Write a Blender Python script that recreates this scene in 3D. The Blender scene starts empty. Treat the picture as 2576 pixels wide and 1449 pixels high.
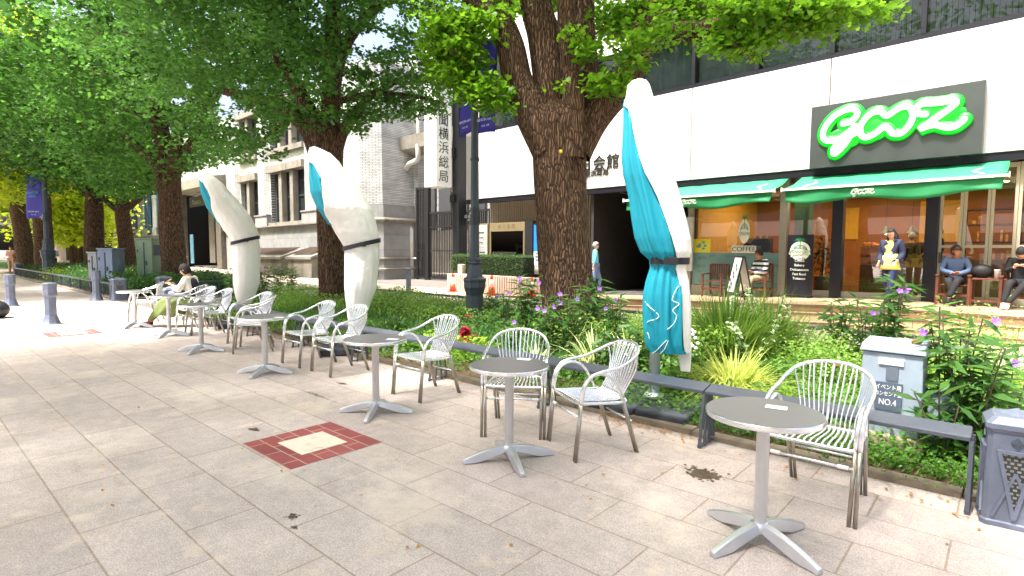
import bpy, math, random
import numpy as np
from mathutils import Vector, Matrix
R = math.radians
random.seed(7); RNG = np.random.default_rng(11)
SC = bpy.context.scene; COL = SC.collection

# ---------------------------------------------------------------- camera
CAMZ = 1.6; YAW = R(41.687); PITCH = R(3.907); ROLL = R(0.34); FPX = 1409.9
cd = bpy.data.cameras.new('camera'); cam = bpy.data.objects.new('camera', cd); COL.objects.link(cam)
cd.sensor_width = 36; cd.lens = 36*FPX/2576; cd.clip_end = 600; cd.clip_start = 0.05
cam.location = (0, 0, CAMZ)
_fy = Vector((-math.sin(YAW), math.cos(YAW), 0)); _rt = Vector((math.cos(YAW), math.sin(YAW), 0)); _up = Vector((0, 0, 1))
_f = _fy*math.cos(PITCH) - _up*math.sin(PITCH); _u = _up*math.cos(PITCH) + _fy*math.sin(PITCH)
_r2 = _rt*math.cos(ROLL) + _u*math.sin(ROLL); _u2 = _u*math.cos(ROLL) - _rt*math.sin(ROLL)
cam.matrix_world = Matrix.Translation((0, 0, CAMZ)) @ Matrix((_r2, _u2, -_f)).transposed().to_4x4()
SC.camera = cam
# ---------------------------------------------------------------- sky, sun, exposure
SUN_EL = 66.0; SUN_AZ = 196.0       # compass-like: direction TO the sun, measured clockwise from +Y
w = bpy.data.worlds.new('World'); SC.world = w; w.use_nodes = True
nt = w.node_tree; bg = nt.nodes['Background']; sky = nt.nodes.new('ShaderNodeTexSky')
sky.sky_type = 'NISHITA'; sky.sun_disc = False; sky.sun_elevation = R(SUN_EL); sky.sun_rotation = R(SUN_AZ)
sky.air_density = 1.0; sky.dust_density = 9.0; sky.ozone_density = 0.6
nt.links.new(sky.outputs[0], bg.inputs[0]); bg.inputs[1].default_value = 0.15
sl = bpy.data.lights.new('sun', 'SUN'); sl.energy = 3.4; sl.angle = R(5); sl.color = (1.0, 0.975, 0.94)
so = bpy.data.objects.new('sun', sl); COL.objects.link(so)
_d = Vector((math.sin(R(SUN_AZ))*math.cos(R(SUN_EL)), math.cos(R(SUN_AZ))*math.cos(R(SUN_EL)), math.sin(R(SUN_EL))))
so.rotation_euler = (-_d).to_track_quat('-Z', 'Y').to_euler()
SC.view_settings.view_transform = 'Standard'; SC.view_settings.look = 'None'
SC.view_settings.exposure = 1.85; SC.view_settings.gamma = 1.0; SC.view_settings.use_curve_mapping = False

# ---------------------------------------------------------------- survey helpers (real positions of things in metres)
FA = R(-3.328)                                    # the shop front is turned this much from the paving grid
EX = Vector((math.cos(FA), math.sin(FA), 0)); EY = Vector((-math.sin(FA), math.cos(FA), 0))
def ray(x, y):
    return _r2*((x-1288)/FPX) - _u2*((y-724.5)/FPX) + _f
def G(x, y, z=0.0):
    d = ray(x, y); t = (z-CAMZ)/d.z; return Vector((d.x*t, d.y*t, z))
def F(x, y, D):
    d = ray(x, y); t = D/d.dot(EY); p = Vector((0, 0, CAMZ)) + d*t; return p.dot(EX), p.z
def FT(s, D, z): return EX*s + EY*D + Vector((0, 0, z))
def PX(px, Y): d = ray(px, 800); return d.x*Y/d.y
def B(x, y, depth): return Vector((0, 0, CAMZ)) + ray(x, y)*depth
def proj(p):
    v = Vector(p) - Vector((0, 0, CAMZ)); z = v.dot(_f)
    return 1288 + FPX*v.dot(_r2)/z, 724.5 - FPX*v.dot(_u2)/z, z

# ---------------------------------------------------------------- materials
def lin(c):
    c = c/255.0; return c/12.92 if c <= .04045 else ((c+.055)/1.055)**2.4
def hexc(r, g, b): return (lin(r), lin(g), lin(b), 1)
MATS = {}
def mat(name, col, rough=.6, metal=0., var=.12, scale=6., bump=0., bscale=60., emit=None, estr=0., spec=.5, dirt=None, alpha=None):
    if name in MATS: return MATS[name]
    m = bpy.data.materials.new(name); m.use_nodes = True; n = m.node_tree.nodes; l = m.node_tree.links
    p = n['Principled BSDF']; p.inputs['Roughness'].default_value = rough; p.inputs['Metallic'].default_value = metal
    p.inputs['Specular IOR Level'].default_value = spec
    col = tuple(col)[:3] + (1,)
    tc = n.new('ShaderNodeTexCoord')
    nz = n.new('ShaderNodeTexNoise'); nz.inputs['Scale'].default_value = scale; nz.inputs['Detail'].default_value = 5; nz.inputs['Roughness'].default_value = .6
    l.new(tc.outputs['Object'], nz.inputs['Vector'])
    mr = n.new('ShaderNodeMapRange'); mr.inputs[1].default_value = .3; mr.inputs[2].default_value = .7
    mr.inputs[3].default_value = 1-var; mr.inputs[4].default_value = 1+var
    l.new(nz.outputs['Fac'], mr.inputs[0])
    mx = n.new('ShaderNodeMix'); mx.data_type = 'RGBA'; mx.blend_type = 'MULTIPLY'; mx.inputs[0].default_value = 1
    mx.inputs[6].default_value = col; l.new(mr.outputs[0], mx.inputs[7])
    out = mx.outputs[2]
    if dirt:
        n2 = n.new('ShaderNodeTexNoise'); n2.inputs['Scale'].default_value = dirt[1]; n2.inputs['Detail'].default_value = 7
        mp = n.new('ShaderNodeMapping'); mp.inputs['Scale'].default_value = (1, 1, dirt[3] if len(dirt) > 3 else .35)
        l.new(tc.outputs['Object'], mp.inputs[0]); l.new(mp.outputs[0], n2.inputs['Vector'])
        cr = n.new('ShaderNodeMapRange'); cr.inputs[1].default_value = .52; cr.inputs[2].default_value = .72
        cr.inputs[3].default_value = 0; cr.inputs[4].default_value = dirt[2]; l.new(n2.outputs['Fac'], cr.inputs[0])
        m2 = n.new('ShaderNodeMix'); m2.data_type = 'RGBA'; l.new(cr.outputs[0], m2.inputs[0]); l.new(out, m2.inputs[6]); m2.inputs[7].default_value = tuple(dirt[0])[:3]+(1,)
        out = m2.outputs[2]
    l.new(out, p.inputs['Base Color'])
    if bump:
        nb = n.new('ShaderNodeTexNoise'); nb.inputs['Scale'].default_value = bscale; nb.inputs['Detail'].default_value = 4
        l.new(tc.outputs['Object'], nb.inputs['Vector'])
        b = n.new('ShaderNodeBump'); b.inputs['Strength'].default_value = bump; b.inputs['Distance'].default_value = .01
        l.new(nb.outputs['Fac'], b.inputs['Height']); l.new(b.outputs[0], p.inputs['Normal'])
    if emit is not None:
        p.inputs['Emission Color'].default_value = tuple(emit)[:3]+(1,); p.inputs['Emission Strength'].default_value = estr
    MATS[name] = m; return m
def leafmat(name, c1, c2, trans=.45, rough=.45, scale=1.2):
    if name in MATS: return MATS[name]
    m = bpy.data.materials.new(name); m.use_nodes = True; n = m.node_tree.nodes; l = m.node_tree.links
    p = n['Principled BSDF']; p.inputs['Roughness'].default_value = rough; p.inputs['Specular IOR Level'].default_value = .35
    geo = n.new('ShaderNodeNewGeometry'); tc = n.new('ShaderNodeTexCoord')
    nz = n.new('ShaderNodeTexNoise'); nz.inputs['Scale'].default_value = scale; nz.inputs['Detail'].default_value = 3
    l.new(tc.outputs['Object'], nz.inputs['Vector'])
    ad = n.new('ShaderNodeMath'); ad.operation = 'MULTIPLY_ADD'; ad.inputs[1].default_value = .55
    l.new(geo.outputs['Random Per Island'], ad.inputs[0])
    m1 = n.new('ShaderNodeMath'); m1.operation = 'MULTIPLY'; m1.inputs[1].default_value = .5; l.new(nz.outputs['Fac'], m1.inputs[0])
    l.new(m1.outputs[0], ad.inputs[2])
    cr = n.new('ShaderNodeMix'); cr.data_type = 'RGBA'; l.new(ad.outputs[0], cr.inputs[0]); cr.inputs[6].default_value = tuple(c1)[:3]+(1,); cr.inputs[7].default_value = tuple(c2)[:3]+(1,)
    l.new(cr.outputs[2], p.inputs['Base Color'])
    tr = n.new('ShaderNodeBsdfTranslucent'); hs = n.new('ShaderNodeHueSaturation'); hs.inputs['Value'].default_value = 1.6; hs.inputs['Hue'].default_value = .485
    l.new(cr.outputs[2], hs.inputs['Color']); l.new(hs.outputs[0], tr.inputs[0])
    ms = n.new('ShaderNodeMixShader'); ms.inputs[0].default_value = trans
    l.new(p.outputs[0], ms.inputs[1]); l.new(tr.outputs[0], ms.inputs[2]); l.new(ms.outputs[0], n['Material Output'].inputs[0])
    MATS[name] = m; return m
def glassmat(name, tint=(1, 1, 1), refl=1.0, base=.04):
    if name in MATS: return MATS[name]
    m = bpy.data.materials.new(name); m.use_nodes = True; n = m.node_tree.nodes; l = m.node_tree.links
    n.remove(n['Principled BSDF'])
    t = n.new('ShaderNodeBsdfTransparent'); t.inputs[0].default_value = tuple(tint)+(1,)
    g = n.new('ShaderNodeBsdfGlossy'); g.inputs['Roughness'].default_value = .01
    fr = n.new('ShaderNodeFresnel'); fr.inputs[0].default_value = 1.5
    mr = n.new('ShaderNodeMath'); mr.operation = 'MULTIPLY_ADD'; mr.inputs[1].default_value = refl; mr.inputs[2].default_value = base; mr.use_clamp = True
    l.new(fr.outputs[0], mr.inputs[0])
    ms = n.new('ShaderNodeMixShader'); l.new(mr.outputs[0], ms.inputs[0]); l.new(t.outputs[0], ms.inputs[1]); l.new(g.outputs[0], ms.inputs[2])
    l.new(ms.outputs[0], n['Material Output'].inputs[0]); MATS[name] = m; return m
def brickmat(name, c1, c2, mortar, bw, rh, msz=.012, off=.5, rot=(0, 0, 0), loc=(0, 0, 0), rough=.5, bump=.4, noise=.15, nscale=4., stain=None, speck=None, smooth=.1, bias=0.):
    m = bpy.data.materials.new(name); m.use_nodes = True; n = m.node_tree.nodes; l = m.node_tree.links
    p = n['Principled BSDF']; p.inputs['Roughness'].default_value = rough
    tc = n.new('ShaderNodeTexCoord'); mp = n.new('ShaderNodeMapping'); mp.inputs['Rotation'].default_value = rot; mp.inputs['Location'].default_value = loc
    l.new(tc.outputs['Object'], mp.inputs[0])
    br = n.new('ShaderNodeTexBrick'); br.offset = off; br.inputs['Scale'].default_value = 1; br.inputs['Brick Width'].default_value = bw; br.inputs['Row Height'].default_value = rh
    br.inputs['Mortar Size'].default_value = msz; br.inputs['Mortar Smooth'].default_value = smooth; br.inputs['Bias'].default_value = bias
    br.inputs['Color1'].default_value = tuple(c1)[:3]+(1,); br.inputs['Color2'].default_value = tuple(c2)[:3]+(1,); br.inputs['Mortar'].default_value = tuple(mortar)[:3]+(1,)
    l.new(mp.outputs[0], br.inputs['Vector'])
    nz = n.new('ShaderNodeTexNoise'); nz.inputs['Scale'].default_value = nscale; nz.inputs['Detail'].default_value = 6; l.new(tc.outputs['Object'], nz.inputs['Vector'])
    mr = n.new('ShaderNodeMapRange'); mr.inputs[1].default_value = .3; mr.inputs[2].default_value = .7; mr.inputs[3].default_value = 1-noise; mr.inputs[4].default_value = 1+noise
    l.new(nz.outputs['Fac'], mr.inputs[0])
    mx = n.new('ShaderNodeMix'); mx.data_type = 'RGBA'; mx.blend_type = 'MULTIPLY'; mx.inputs[0].default_value = 1; l.new(br.outputs['Color'], mx.inputs[6]); l.new(mr.outputs[0], mx.inputs[7])
    out = mx.outputs[2]
    if speck:
        for sc, amt in speck:
            s = n.new('ShaderNodeTexNoise'); s.inputs['Scale'].default_value = sc; s.inputs['Detail'].default_value = 2; l.new(tc.outputs['Object'], s.inputs['Vector'])
            r2 = n.new('ShaderNodeMapRange'); r2.inputs[1].default_value = .35; r2.inputs[2].default_value = .65; r2.inputs[3].default_value = 1-amt; r2.inputs[4].default_value = 1+amt
            l.new(s.outputs['Fac'], r2.inputs[0]); m3 = n.new('ShaderNodeMix'); m3.data_type = 'RGBA'; m3.blend_type = 'MULTIPLY'; m3.inputs[0].default_value = 1
            l.new(out, m3.inputs[6]); l.new(r2.outputs[0], m3.inputs[7]); out = m3.outputs[2]
    if stain:
        for (scol, ssc, lo, hi, amt) in stain:
            s = n.new('ShaderNodeTexNoise'); s.inputs['Scale'].default_value = ssc; s.inputs['Detail'].default_value = 8; s.inputs['Roughness'].default_value = .65; l.new(tc.outputs['Object'], s.inputs['Vector'])
            r2 = n.new('ShaderNodeMapRange'); r2.inputs[1].default_value = lo; r2.inputs[2].default_value = hi; r2.inputs[3].default_value = 0; r2.inputs[4].default_value = amt
            l.new(s.outputs['Fac'], r2.inputs[0]); m3 = n.new('ShaderNodeMix'); m3.data_type = 'RGBA'; l.new(r2.outputs[0], m3.inputs[0]); l.new(out, m3.inputs[6]); m3.inputs[7].default_value = tuple(scol)[:3]+(1,); out = m3.outputs[2]
    l.new(out, p.inputs['Base Color'])
    if bump:
        b = n.new('ShaderNodeBump'); b.inputs['Strength'].default_value = bump; b.inputs['Distance'].default_value = .006
        inv = n.new('ShaderNodeMath'); inv.operation = 'SUBTRACT'; inv.inputs[0].default_value = 1; l.new(br.outputs['Fac'], inv.inputs[1])
        sp = n.new('ShaderNodeTexNoise'); sp.inputs['Scale'].default_value = 140; l.new(tc.outputs['Object'], sp.inputs['Vector'])
        a2 = n.new('ShaderNodeMath'); a2.operation = 'MULTIPLY_ADD'; a2.inputs[1].default_value = .35; l.new(sp.outputs['Fac'], a2.inputs[0]); l.new(inv.outputs[0], a2.inputs[2])
        l.new(a2.outputs[0], b.inputs['Height']); l.new(b.outputs[0], p.inputs['Normal'])
    MATS[name] = m; return m

# ---------------------------------------------------------------- mesh builder
class MB:
    def __init__(s): s.v = []; s.f = []
    def add(s, V, Fc):
        o = len(s.v); s.v += [tuple(q) for q in V]; s.f += [tuple(i+o for i in f) for f in Fc]; return s
    def box(s, x0, x1, y0, y1, z0, z1):
        return s.add([(x0,y0,z0),(x1,y0,z0),(x1,y1,z0),(x0,y1,z0),(x0,y0,z1),(x1,y0,z1),(x1,y1,z1),(x0,y1,z1)],
                     [(0,3,2,1),(4,5,6,7),(0,1,5,4),(1,2,6,5),(2,3,7,6),(3,0,4,7)])
    def bar(s, a, b, w, h):
        a = Vector(a); b = Vector(b); d = (b-a).normalized(); u = Vector((0,0,1)) if abs(d.z) < .95 else Vector((0,1,0))
        x = d.cross(u).normalized()*w/2; y = x.cross(d).normalized()*h/2
        V = [a-x-y, a+x-y, a+x+y, a-x+y, b-x-y, b+x-y, b+x+y, b-x+y]
        return s.add(V, [(0,1,2,3),(7,6,5,4),(0,4,5,1),(1,5,6,2),(2,6,7,3),(3,7,4,0)])
    def tube(s, pts, r, n=8, closed=False, flat=1.0, up=None, cap=True):
        P = [Vector(p) for p in pts]; m = len(P); rr = r if hasattr(r, '__len__') else [r]*m
        V = []; prev = None
        for i, p in enumerate(P):
            if closed: d = P[(i+1) % m]-P[i-1]
            else: d = P[min(i+1, m-1)]-P[max(i-1, 0)]
            d = d.normalized() if d.length > 1e-9 else Vector((0,0,1))
            if up is not None: a = Vector(up) - d*d.dot(Vector(up))
            elif prev is None: a = Vector((0,0,1)) if abs(d.z) < .9 else Vector((1,0,0)); a = a-d*d.dot(a)
            else: a = prev-d*d.dot(prev)
            a.normalize(); prev = a; b = d.cross(a)
            for k in range(n):
                t = 2*math.pi*k/n; V.append(p+(a*math.cos(t)*flat+b*math.sin(t))*rr[i])
        Fc = []
        for i in range(m if closed else m-1):
            for k in range(n):
                j = (i+1) % m; Fc.append((i*n+k, i*n+(k+1) % n, j*n+(k+1) % n, j*n+k))
        if cap and not closed: Fc += [tuple(range(n-1, -1, -1)), tuple((m-1)*n+k for k in range(n))]
        return s.add(V, Fc)
    def lathe(s, prof, n=16, c=(0,0,0), sx=1, sy=1, ph=0):
        V = []; Fc = []; m = len(prof)
        for r, z in prof:
            for k in range(n):
                t = 2*math.pi*k/n+ph; V.append((c[0]+r*sx*math.cos(t), c[1]+r*sy*math.sin(t), c[2]+z))
        for i in range(m-1):
            for k in range(n): Fc.append((i*n+k, i*n+(k+1) % n, (i+1)*n+(k+1) % n, (i+1)*n+k))
        Fc += [tuple(range(n-1, -1, -1)), tuple((m-1)*n+k for k in range(n))]
        return s.add(V, Fc)
    def ball(s, c, r, n=12, m=8, fn=None):
        r = r if hasattr(r, '__len__') else (r, r, r); V = []; Fc = []
        for i in range(m+1):
            a = -math.pi/2+math.pi*i/m
            for k in range(n):
                t = 2*math.pi*k/n; q = Vector((math.cos(a)*math.cos(t), math.cos(a)*math.sin(t), math.sin(a)))
                if fn: q = fn(q)
                V.append((c[0]+r[0]*q.x, c[1]+r[1]*q.y, c[2]+r[2]*q.z))
        for i in range(m):
            for k in range(n): Fc.append((i*n+k, i*n+(k+1) % n, (i+1)*n+(k+1) % n, (i+1)*n+k))
        return s.add(V, Fc)
    def quad(s, *p): return s.add(p, [tuple(range(len(p)))])
    def prism(s, poly, y0, y1):            # polygon in x,z extruded along y
        n = len(poly); V = [(x, y0, z) for x, z in poly]+[(x, y1, z) for x, z in poly]
        return s.add(V, [tuple(range(n)), tuple(range(2*n-1, n-1, -1))]+[(i, i+n, (i+1) % n+n, (i+1) % n) for i in range(n)])
    def build(s, name, m, parent=None, smooth=False, bevel=0, loc=None, rotz=None):
        me = bpy.data.meshes.new(name); me.from_pydata(s.v, [], s.f); me.validate()
        return finish(me, name, m, parent, smooth, bevel, loc, rotz)
def finish(me, name, m, parent=None, smooth=False, bevel=0, loc=None, rotz=None):
    if m is not None and not me.materials: me.materials.append(m)
    if smooth: me.polygons.foreach_set('use_smooth', [True]*len(me.polygons))
    o = bpy.data.objects.new(name, me); COL.objects.link(o)
    if parent: o.parent = parent
    if loc is not None: o.location = loc
    if rotz is not None: o.rotation_euler = (0, 0, rotz)
    if bevel:
        b = o.modifiers.new('bevel', 'BEVEL'); b.width = bevel; b.segments = 2; b.limit_method = 'ANGLE'
    return o
def tag(o, label=None, cat=None, group=None, kind=None):
    if label: o['label'] = label
    if cat: o['category'] = cat
    if group: o['group'] = group
    if kind: o['kind'] = kind
    return o
def thing(name, label, cat, loc=(0,0,0), rotz=0, group=None):
    o = bpy.data.objects.new(name, None); COL.objects.link(o); o.location = loc; o.rotation_euler = (0,0,rotz); o.empty_display_size = .1
    return tag(o, label, cat, group)
CHILDREN = {}
def copy_tree(o, parent=None, kids=None):
    c = o.copy(); COL.objects.link(c); c.parent = parent
    for ch in (kids[o.name] if kids and o.name in kids else [x for x in bpy.data.objects if x.parent == o]): copy_tree(ch, c, kids)
    return c
def curve(pts, n=6, closed=False):           # Catmull-Rom
    P = [Vector(p) for p in pts]; m = len(P); out = []
    for i in range(m if closed else m-1):
        g = (lambda k: P[k % m]) if closed else (lambda k: P[max(0, min(m-1, k))])
        p0, p1, p2, p3 = g(i-1), g(i), g(i+1), g(i+2)
        for k in range(n):
            t = k/n; out.append(.5*((2*p1)+(p2-p0)*t+(2*p0-5*p1+4*p2-p3)*t*t+(3*p1-p0-3*p2+p3)*t**3))
    if not closed: out.append(P[-1])
    return out
def text(body, size, m, parent, loc, rot=(R(90),0,0), name='lettering', extrude=.002, align='CENTER', spacing=1.0, line=1.0, sx=1.0):
    c = bpy.data.curves.new(name, 'FONT'); c.body = body; c.size = size; c.extrude = extrude; c.align_x = align; c.align_y = 'CENTER'
    c.resolution_u = 3; c.space_character = spacing; c.space_line = line
    t = bpy.data.objects.new('tmp', c); COL.objects.link(t)
    bpy.context.view_layer.update()
    me = bpy.data.meshes.new_from_object(t.evaluated_get(bpy.context.evaluated_depsgraph_get()))
    bpy.data.objects.remove(t); bpy.data.curves.remove(c)
    me.materials.clear(); o = finish(me, name, m, parent); o.location = loc; o.rotation_euler = rot; o.scale = (sx, 1, 1); return o
# mass geometry with numpy -------------------------------------------------
def npmesh(name, V, quads, m, parent=None, smooth=False):
    me = bpy.data.meshes.new(name); V = np.asarray(V, dtype=np.float32).reshape(-1, 3); Q = np.asarray(quads, dtype=np.int32)
    k = Q.shape[1]; me.vertices.add(len(V)); me.vertices.foreach_set('co', V.ravel()); me.loops.add(Q.size); me.loops.foreach_set('vertex_index', Q.ravel())
    me.polygons.add(len(Q)); me.polygons.foreach_set('loop_start', np.arange(0, Q.size, k, dtype=np.int32)); me.polygons.foreach_set('loop_total', np.full(len(Q), k, dtype=np.int32))
    me.update(calc_edges=True); return finish(me, name, m, parent, smooth)
def unit(a): return a/np.maximum(np.linalg.norm(a, axis=-1, keepdims=True), 1e-9)
LEAF = {'fan': (np.array([(0,0,0),(-.5,.55,.08),(-.28,.95,.0),(0,.82,-.06),(.28,.95,.0),(.5,.55,.08)]), [(0,3,2,1),(0,5,4,3)]),
        'oval': (np.array([(0,0,0),(-.3,.45,.05),(0,1,0),(.3,.45,.05)]), [(0,3,2,1)]),
        'lance': (np.array([(0,0,0),(-.12,.35,.02),(0,1,-.12),(.12,.35,.02)]), [(0,3,2,1)]),
        'round': (np.array([(0,0,0),(-.42,.3,.05),(-.3,.8,0),(.3,.8,0),(.42,.3,.05)]), [(0,4,3,2,1)])}
def leafverts(P, size, kind='oval', flat=.5, dirs=None, jitter=.35):
    n = len(P); T, Fq = LEAF[kind]
    up = RNG.normal(size=(n,3)); up[:,2] = np.abs(up[:,2]) + flat*2; up = unit(up)
    d = RNG.normal(size=(n,3)) if dirs is None else dirs + RNG.normal(size=(n,3))*.4
    d[:,2] -= .25; d = unit(d - up*np.sum(d*up, axis=1, keepdims=True)); x = np.cross(d, up)
    s = size*(1+jitter*(RNG.random(n)-.5)*2)
    V = P[:,None,:] + (T[None,:,0:1]*x[:,None,:] + T[None,:,1:2]*d[:,None,:] + T[None,:,2:3]*up[:,None,:])*s[:,None,None]
    k = len(T); Q = (np.array(Fq)[None]+(np.arange(n)*k)[:,None,None]).reshape(-1, len(Fq[0]))
    return V.reshape(-1, 3), Q
def ribbons(base, tip_dir, length, width, droop, seg=4):
    """arching blades: base Nx3, tip_dir Nx3 (unit), droop N"""
    n = len(base); V = np.zeros((n, (seg+1)*2, 3)); side = unit(np.cross(tip_dir, np.array([0,0,1.0]))+1e-6)
    for i in range(seg+1):
        t = i/seg; c = base + tip_dir*(length*t)[:,None]; c[:,2] -= droop*(t**2)*length
        wv = side*(width*(1-t**1.6)*.5+.0006)[:,None]; V[:,2*i] = c-wv; V[:,2*i+1] = c+wv
    q = np.array([(2*i, 2*i+1, 2*i+3, 2*i+2) for i in range(seg)]); Q = (q[None]+(np.arange(n)*(seg+1)*2)[:,None,None]).reshape(-1,4)
    return V.reshape(-1,3), Q
def merge(parts):
    o = 0; Vs = []; Qs = []
    for V, Q in parts: Vs.append(V); Qs.append(Q+o); o += len(V)
    return np.concatenate(Vs), np.concatenate(Qs)

# ================================================================ SETTING
pave = brickmat('plaza_stone', hexc(177,166,160), hexc(165,155,150), hexc(146,132,118), .81, .404, msz=.0065, off=.5, loc=(3.82, -.66-.404*1, 0),
    rough=.75, bump=.35, noise=.10, nscale=1.1, smooth=.3, speck=((230, .22), (110, .20), (38, .07), (9, .06)),
    stain=((hexc(226,214,198), .8, .54, .66, .42), (hexc(120,104,88), .55, .56, .72, .35), (hexc(206,190,168), 3.4, .58, .68, .45), (hexc(112,84,58), 1.6, .6, .74, .4), (hexc(96,90,82), 14., .70, .76, .6)))  # broad pale blotches paint sunlit highlights into the stone, beside real staining
MB().box(-90, 30, -45, 4.62, -.3, 0).build('plaza_pavement', pave)['kind'] = 'structure'
side = brickmat('sidewalk_tile', hexc(196,182,160), hexc(184,170,150), hexc(160,146,124), .6, .3, msz=.006, rough=.7, bump=.2, noise=.12, speck=((120, .08),))
MB().box(-90, 30, 9.35, 60, -.3, .0).build('sidewalk', side)['kind'] = 'structure'
asph = mat('asphalt', hexc(104,98,92), .85, var=.18, scale=3, bump=.3, bscale=160)
MB().box(-90, -14.9, 4.62, 9.35, -.3, .0).build('crossing_path', asph)['kind'] = 'structure'
MB().box(.45, 30, 4.62, 9.35, -.3, .0).build('plaza_pavement', pave)['kind'] = 'structure'
MB().box(-30, -17.5, 15.2, 24, 0, .004).build('driveway', asph)['kind'] = 'structure'
soil = mat('soil', hexc(84,66,48), .95, var=.35, scale=14, bump=.8, bscale=50)
def patch(name, x0, x1, y0, y1, z, amp, m, nx=80, ny=30):
    xs = np.linspace(x0, x1, nx); ys = np.linspace(y0, y1, ny); X, Y = np.meshgrid(xs, ys)
    Z = z + amp*np.sin(X*2.1+Y)*np.cos(Y*2.7-X*.6) + RNG.normal(size=X.shape)*amp*.25
    Z[0] = z-.03; Z[-1] = z-.03; Z[:,0] = z-.03; Z[:,-1] = z-.03
    V = np.stack([X, Y, Z], -1).reshape(-1,3); i = np.arange(nx-1)[None]+np.arange(ny-1)[:,None]*nx
    Q = np.stack([i, i+1, i+1+nx, i+nx], -1).reshape(-1,4); o = npmesh(name, V, Q, m, smooth=True); o['kind'] = 'structure'; return o
patch('planter_soil', -14.75, .3, 4.72, 9.2, .06, .02, soil)
patch('planter_soil', -46, -20.5, 4.85, 9.2, .06, .02, soil)
MB().box(-14.75, .3, 4.72, 9.2, -.3, -.01).build('planter_subsoil', soil)['kind'] = 'structure'
kerbm = mat('kerb_stone', hexc(150,136,118), .85, var=.25, scale=9, bump=.6, bscale=70, dirt=(hexc(90,78,62), 3, .6, 1))
def kerb(x0, x1, y0, y1):
    k = MB(); n = max(1, int(max(x1-x0, y1-y0)/.6))
    for i in range(n):
        a, b = i/n, (i+1)/n; j = random.uniform(-.006, .006)
        if x1-x0 > y1-y0: k.box(x0+(x1-x0)*a+.004, x0+(x1-x0)*b-.004, y0+j, y1+j, -.1, .045+j)
        else: k.box(x0+j, x1+j, y0+(y1-y0)*a+.004, y0+(y1-y0)*b-.004, -.1, .045+j)
    k.build('planter_kerb', kerbm, bevel=.008)['kind'] = 'structure'
kerb(-14.88, .45, 4.6, 4.73); kerb(-14.88, .45, 9.2, 9.36); kerb(-14.9, -14.74, 4.74, 9.19); kerb(.29, .46, 4.74, 9.19)
kerb(-46, -20.4, 4.7, 4.85); kerb(-20.5, -20.35, 4.86, 9.2); kerb(-46, -20.4, 9.2, 9.36)
MB().box(-60, 40, 200, 200.5, -1, 0).build('far_ground', asph)['kind'] = 'structure'
MB().add([(-400,-300,-.32),(400,-300,-.32),(400,500,-.32),(-400,500,-.32)], [(0,1,2,3)]).build('ground', asph)['kind'] = 'structure'
# far road band to the left
# red brick inlays with a pale plate
redb = brickmat('red_paving_brick', hexc(150,76,74), hexc(132,62,62), hexc(170,140,126), .27, .133, msz=.006, off=.5, rough=.7, bump=.5, noise=.12, speck=((200,.1),))
platem = mat('pale_plate', hexc(214,206,190), .6, var=.08, scale=8, dirt=(hexc(140,110,80), 9, .4, 1))
for i, (mx_, my_, lb) in enumerate(((-4.23, 2.29, 'red brick square with pale centre plate set in the near paving'), (-13.0, 2.29, 'far red brick square with pale plate beside the bollard'))):
    t = thing('paving_inlay', lb, 'paving inlay', (mx_, my_, 0), group='red brick inlays')
    k = MB()
    for (a0, a1, b0, b1) in ((-.4,.4,.2,.4), (-.4,.4,-.4,-.2), (-.4,-.2,-.2,.2), (.2,.4,-.2,.2)): k.box(a0, a1, b0, b1, -.02, .004)
    k.build('brick_border', redb, t); MB().box(-.2, .2, -.2, .2, -.02, .006).build('centre_plate', platem, t)
# leaf litter, puddle stains -----------------------------------------------
def litter(name, pts, size, m, label):
    P = np.array(pts); V, Q = leafverts(P, size, 'oval', flat=2.5); o = npmesh(name, V, Q, m); V[:,2]; tag(o, label, 'leaf litter', kind='stuff'); return o
dry = leafmat('dry_leaf', hexc(150,96,44), hexc(196,150,84), .15, .8)
pl = []
for _ in range(420):
    x = random.uniform(-13, .2); y = 4.55 - abs(random.gauss(0, .18)); pl.append((x, y, .012))
for _ in range(420):
    p = G(random.uniform(60, 270), random.uniform(690, 760)); pl.append((p.x+random.gauss(0, .4), p.y, .012))
for _ in range(110): pl.append((random.uniform(-2.9,-1.9), 4.52+random.gauss(0,.05), .015))
for _ in range(170): pl.append((random.uniform(-12, 1), random.uniform(.6, 4.3), .008))
litter('leaf_litter', pl, .03, dry, 'small dry brown leaves scattered on the paving along the planter')
wetm = mat('wet_stain', hexc(84,70,54), .35, var=.3, scale=30)
wk = MB()
def blot(cx, cy, rx, ry, n=70, s=.03):
    for _ in range(n):
        a = random.uniform(0, 6.28); q = abs(random.gauss(0, .5)); x = cx+rx*q*math.cos(a); y = cy+ry*q*math.sin(a); r = s*random.uniform(.25, 1)*(1.2-min(q,1)*.7)
        o = [(x+r*random.uniform(.6,1.2)*math.cos(t*6.283/7), y+r*random.uniform(.6,1.2)*math.sin(t*6.283/7), .0025+random.random()*.0012) for t in range(7)]; wk.quad(*o)
for px, py, rx, ry, n, s in ((1770,1193,.16,.12,260,.03),(640,1080,.10,.06,45,.02),(735,1300,.05,.04,45,.018),(860,965,.16,.05,60,.02),(742,1328,.04,.02,16,.012),(800,995,.5,.06,36,.014),(545,1180,.1,.1,5,.01)):
    p = G(px, py); blot(p.x, p.y, rx, ry, n, s)
o = wk.build('paving_stain', wetm); tag(o, 'dark wet speckled stains on the pale paving', 'stain', kind='stuff')

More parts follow.
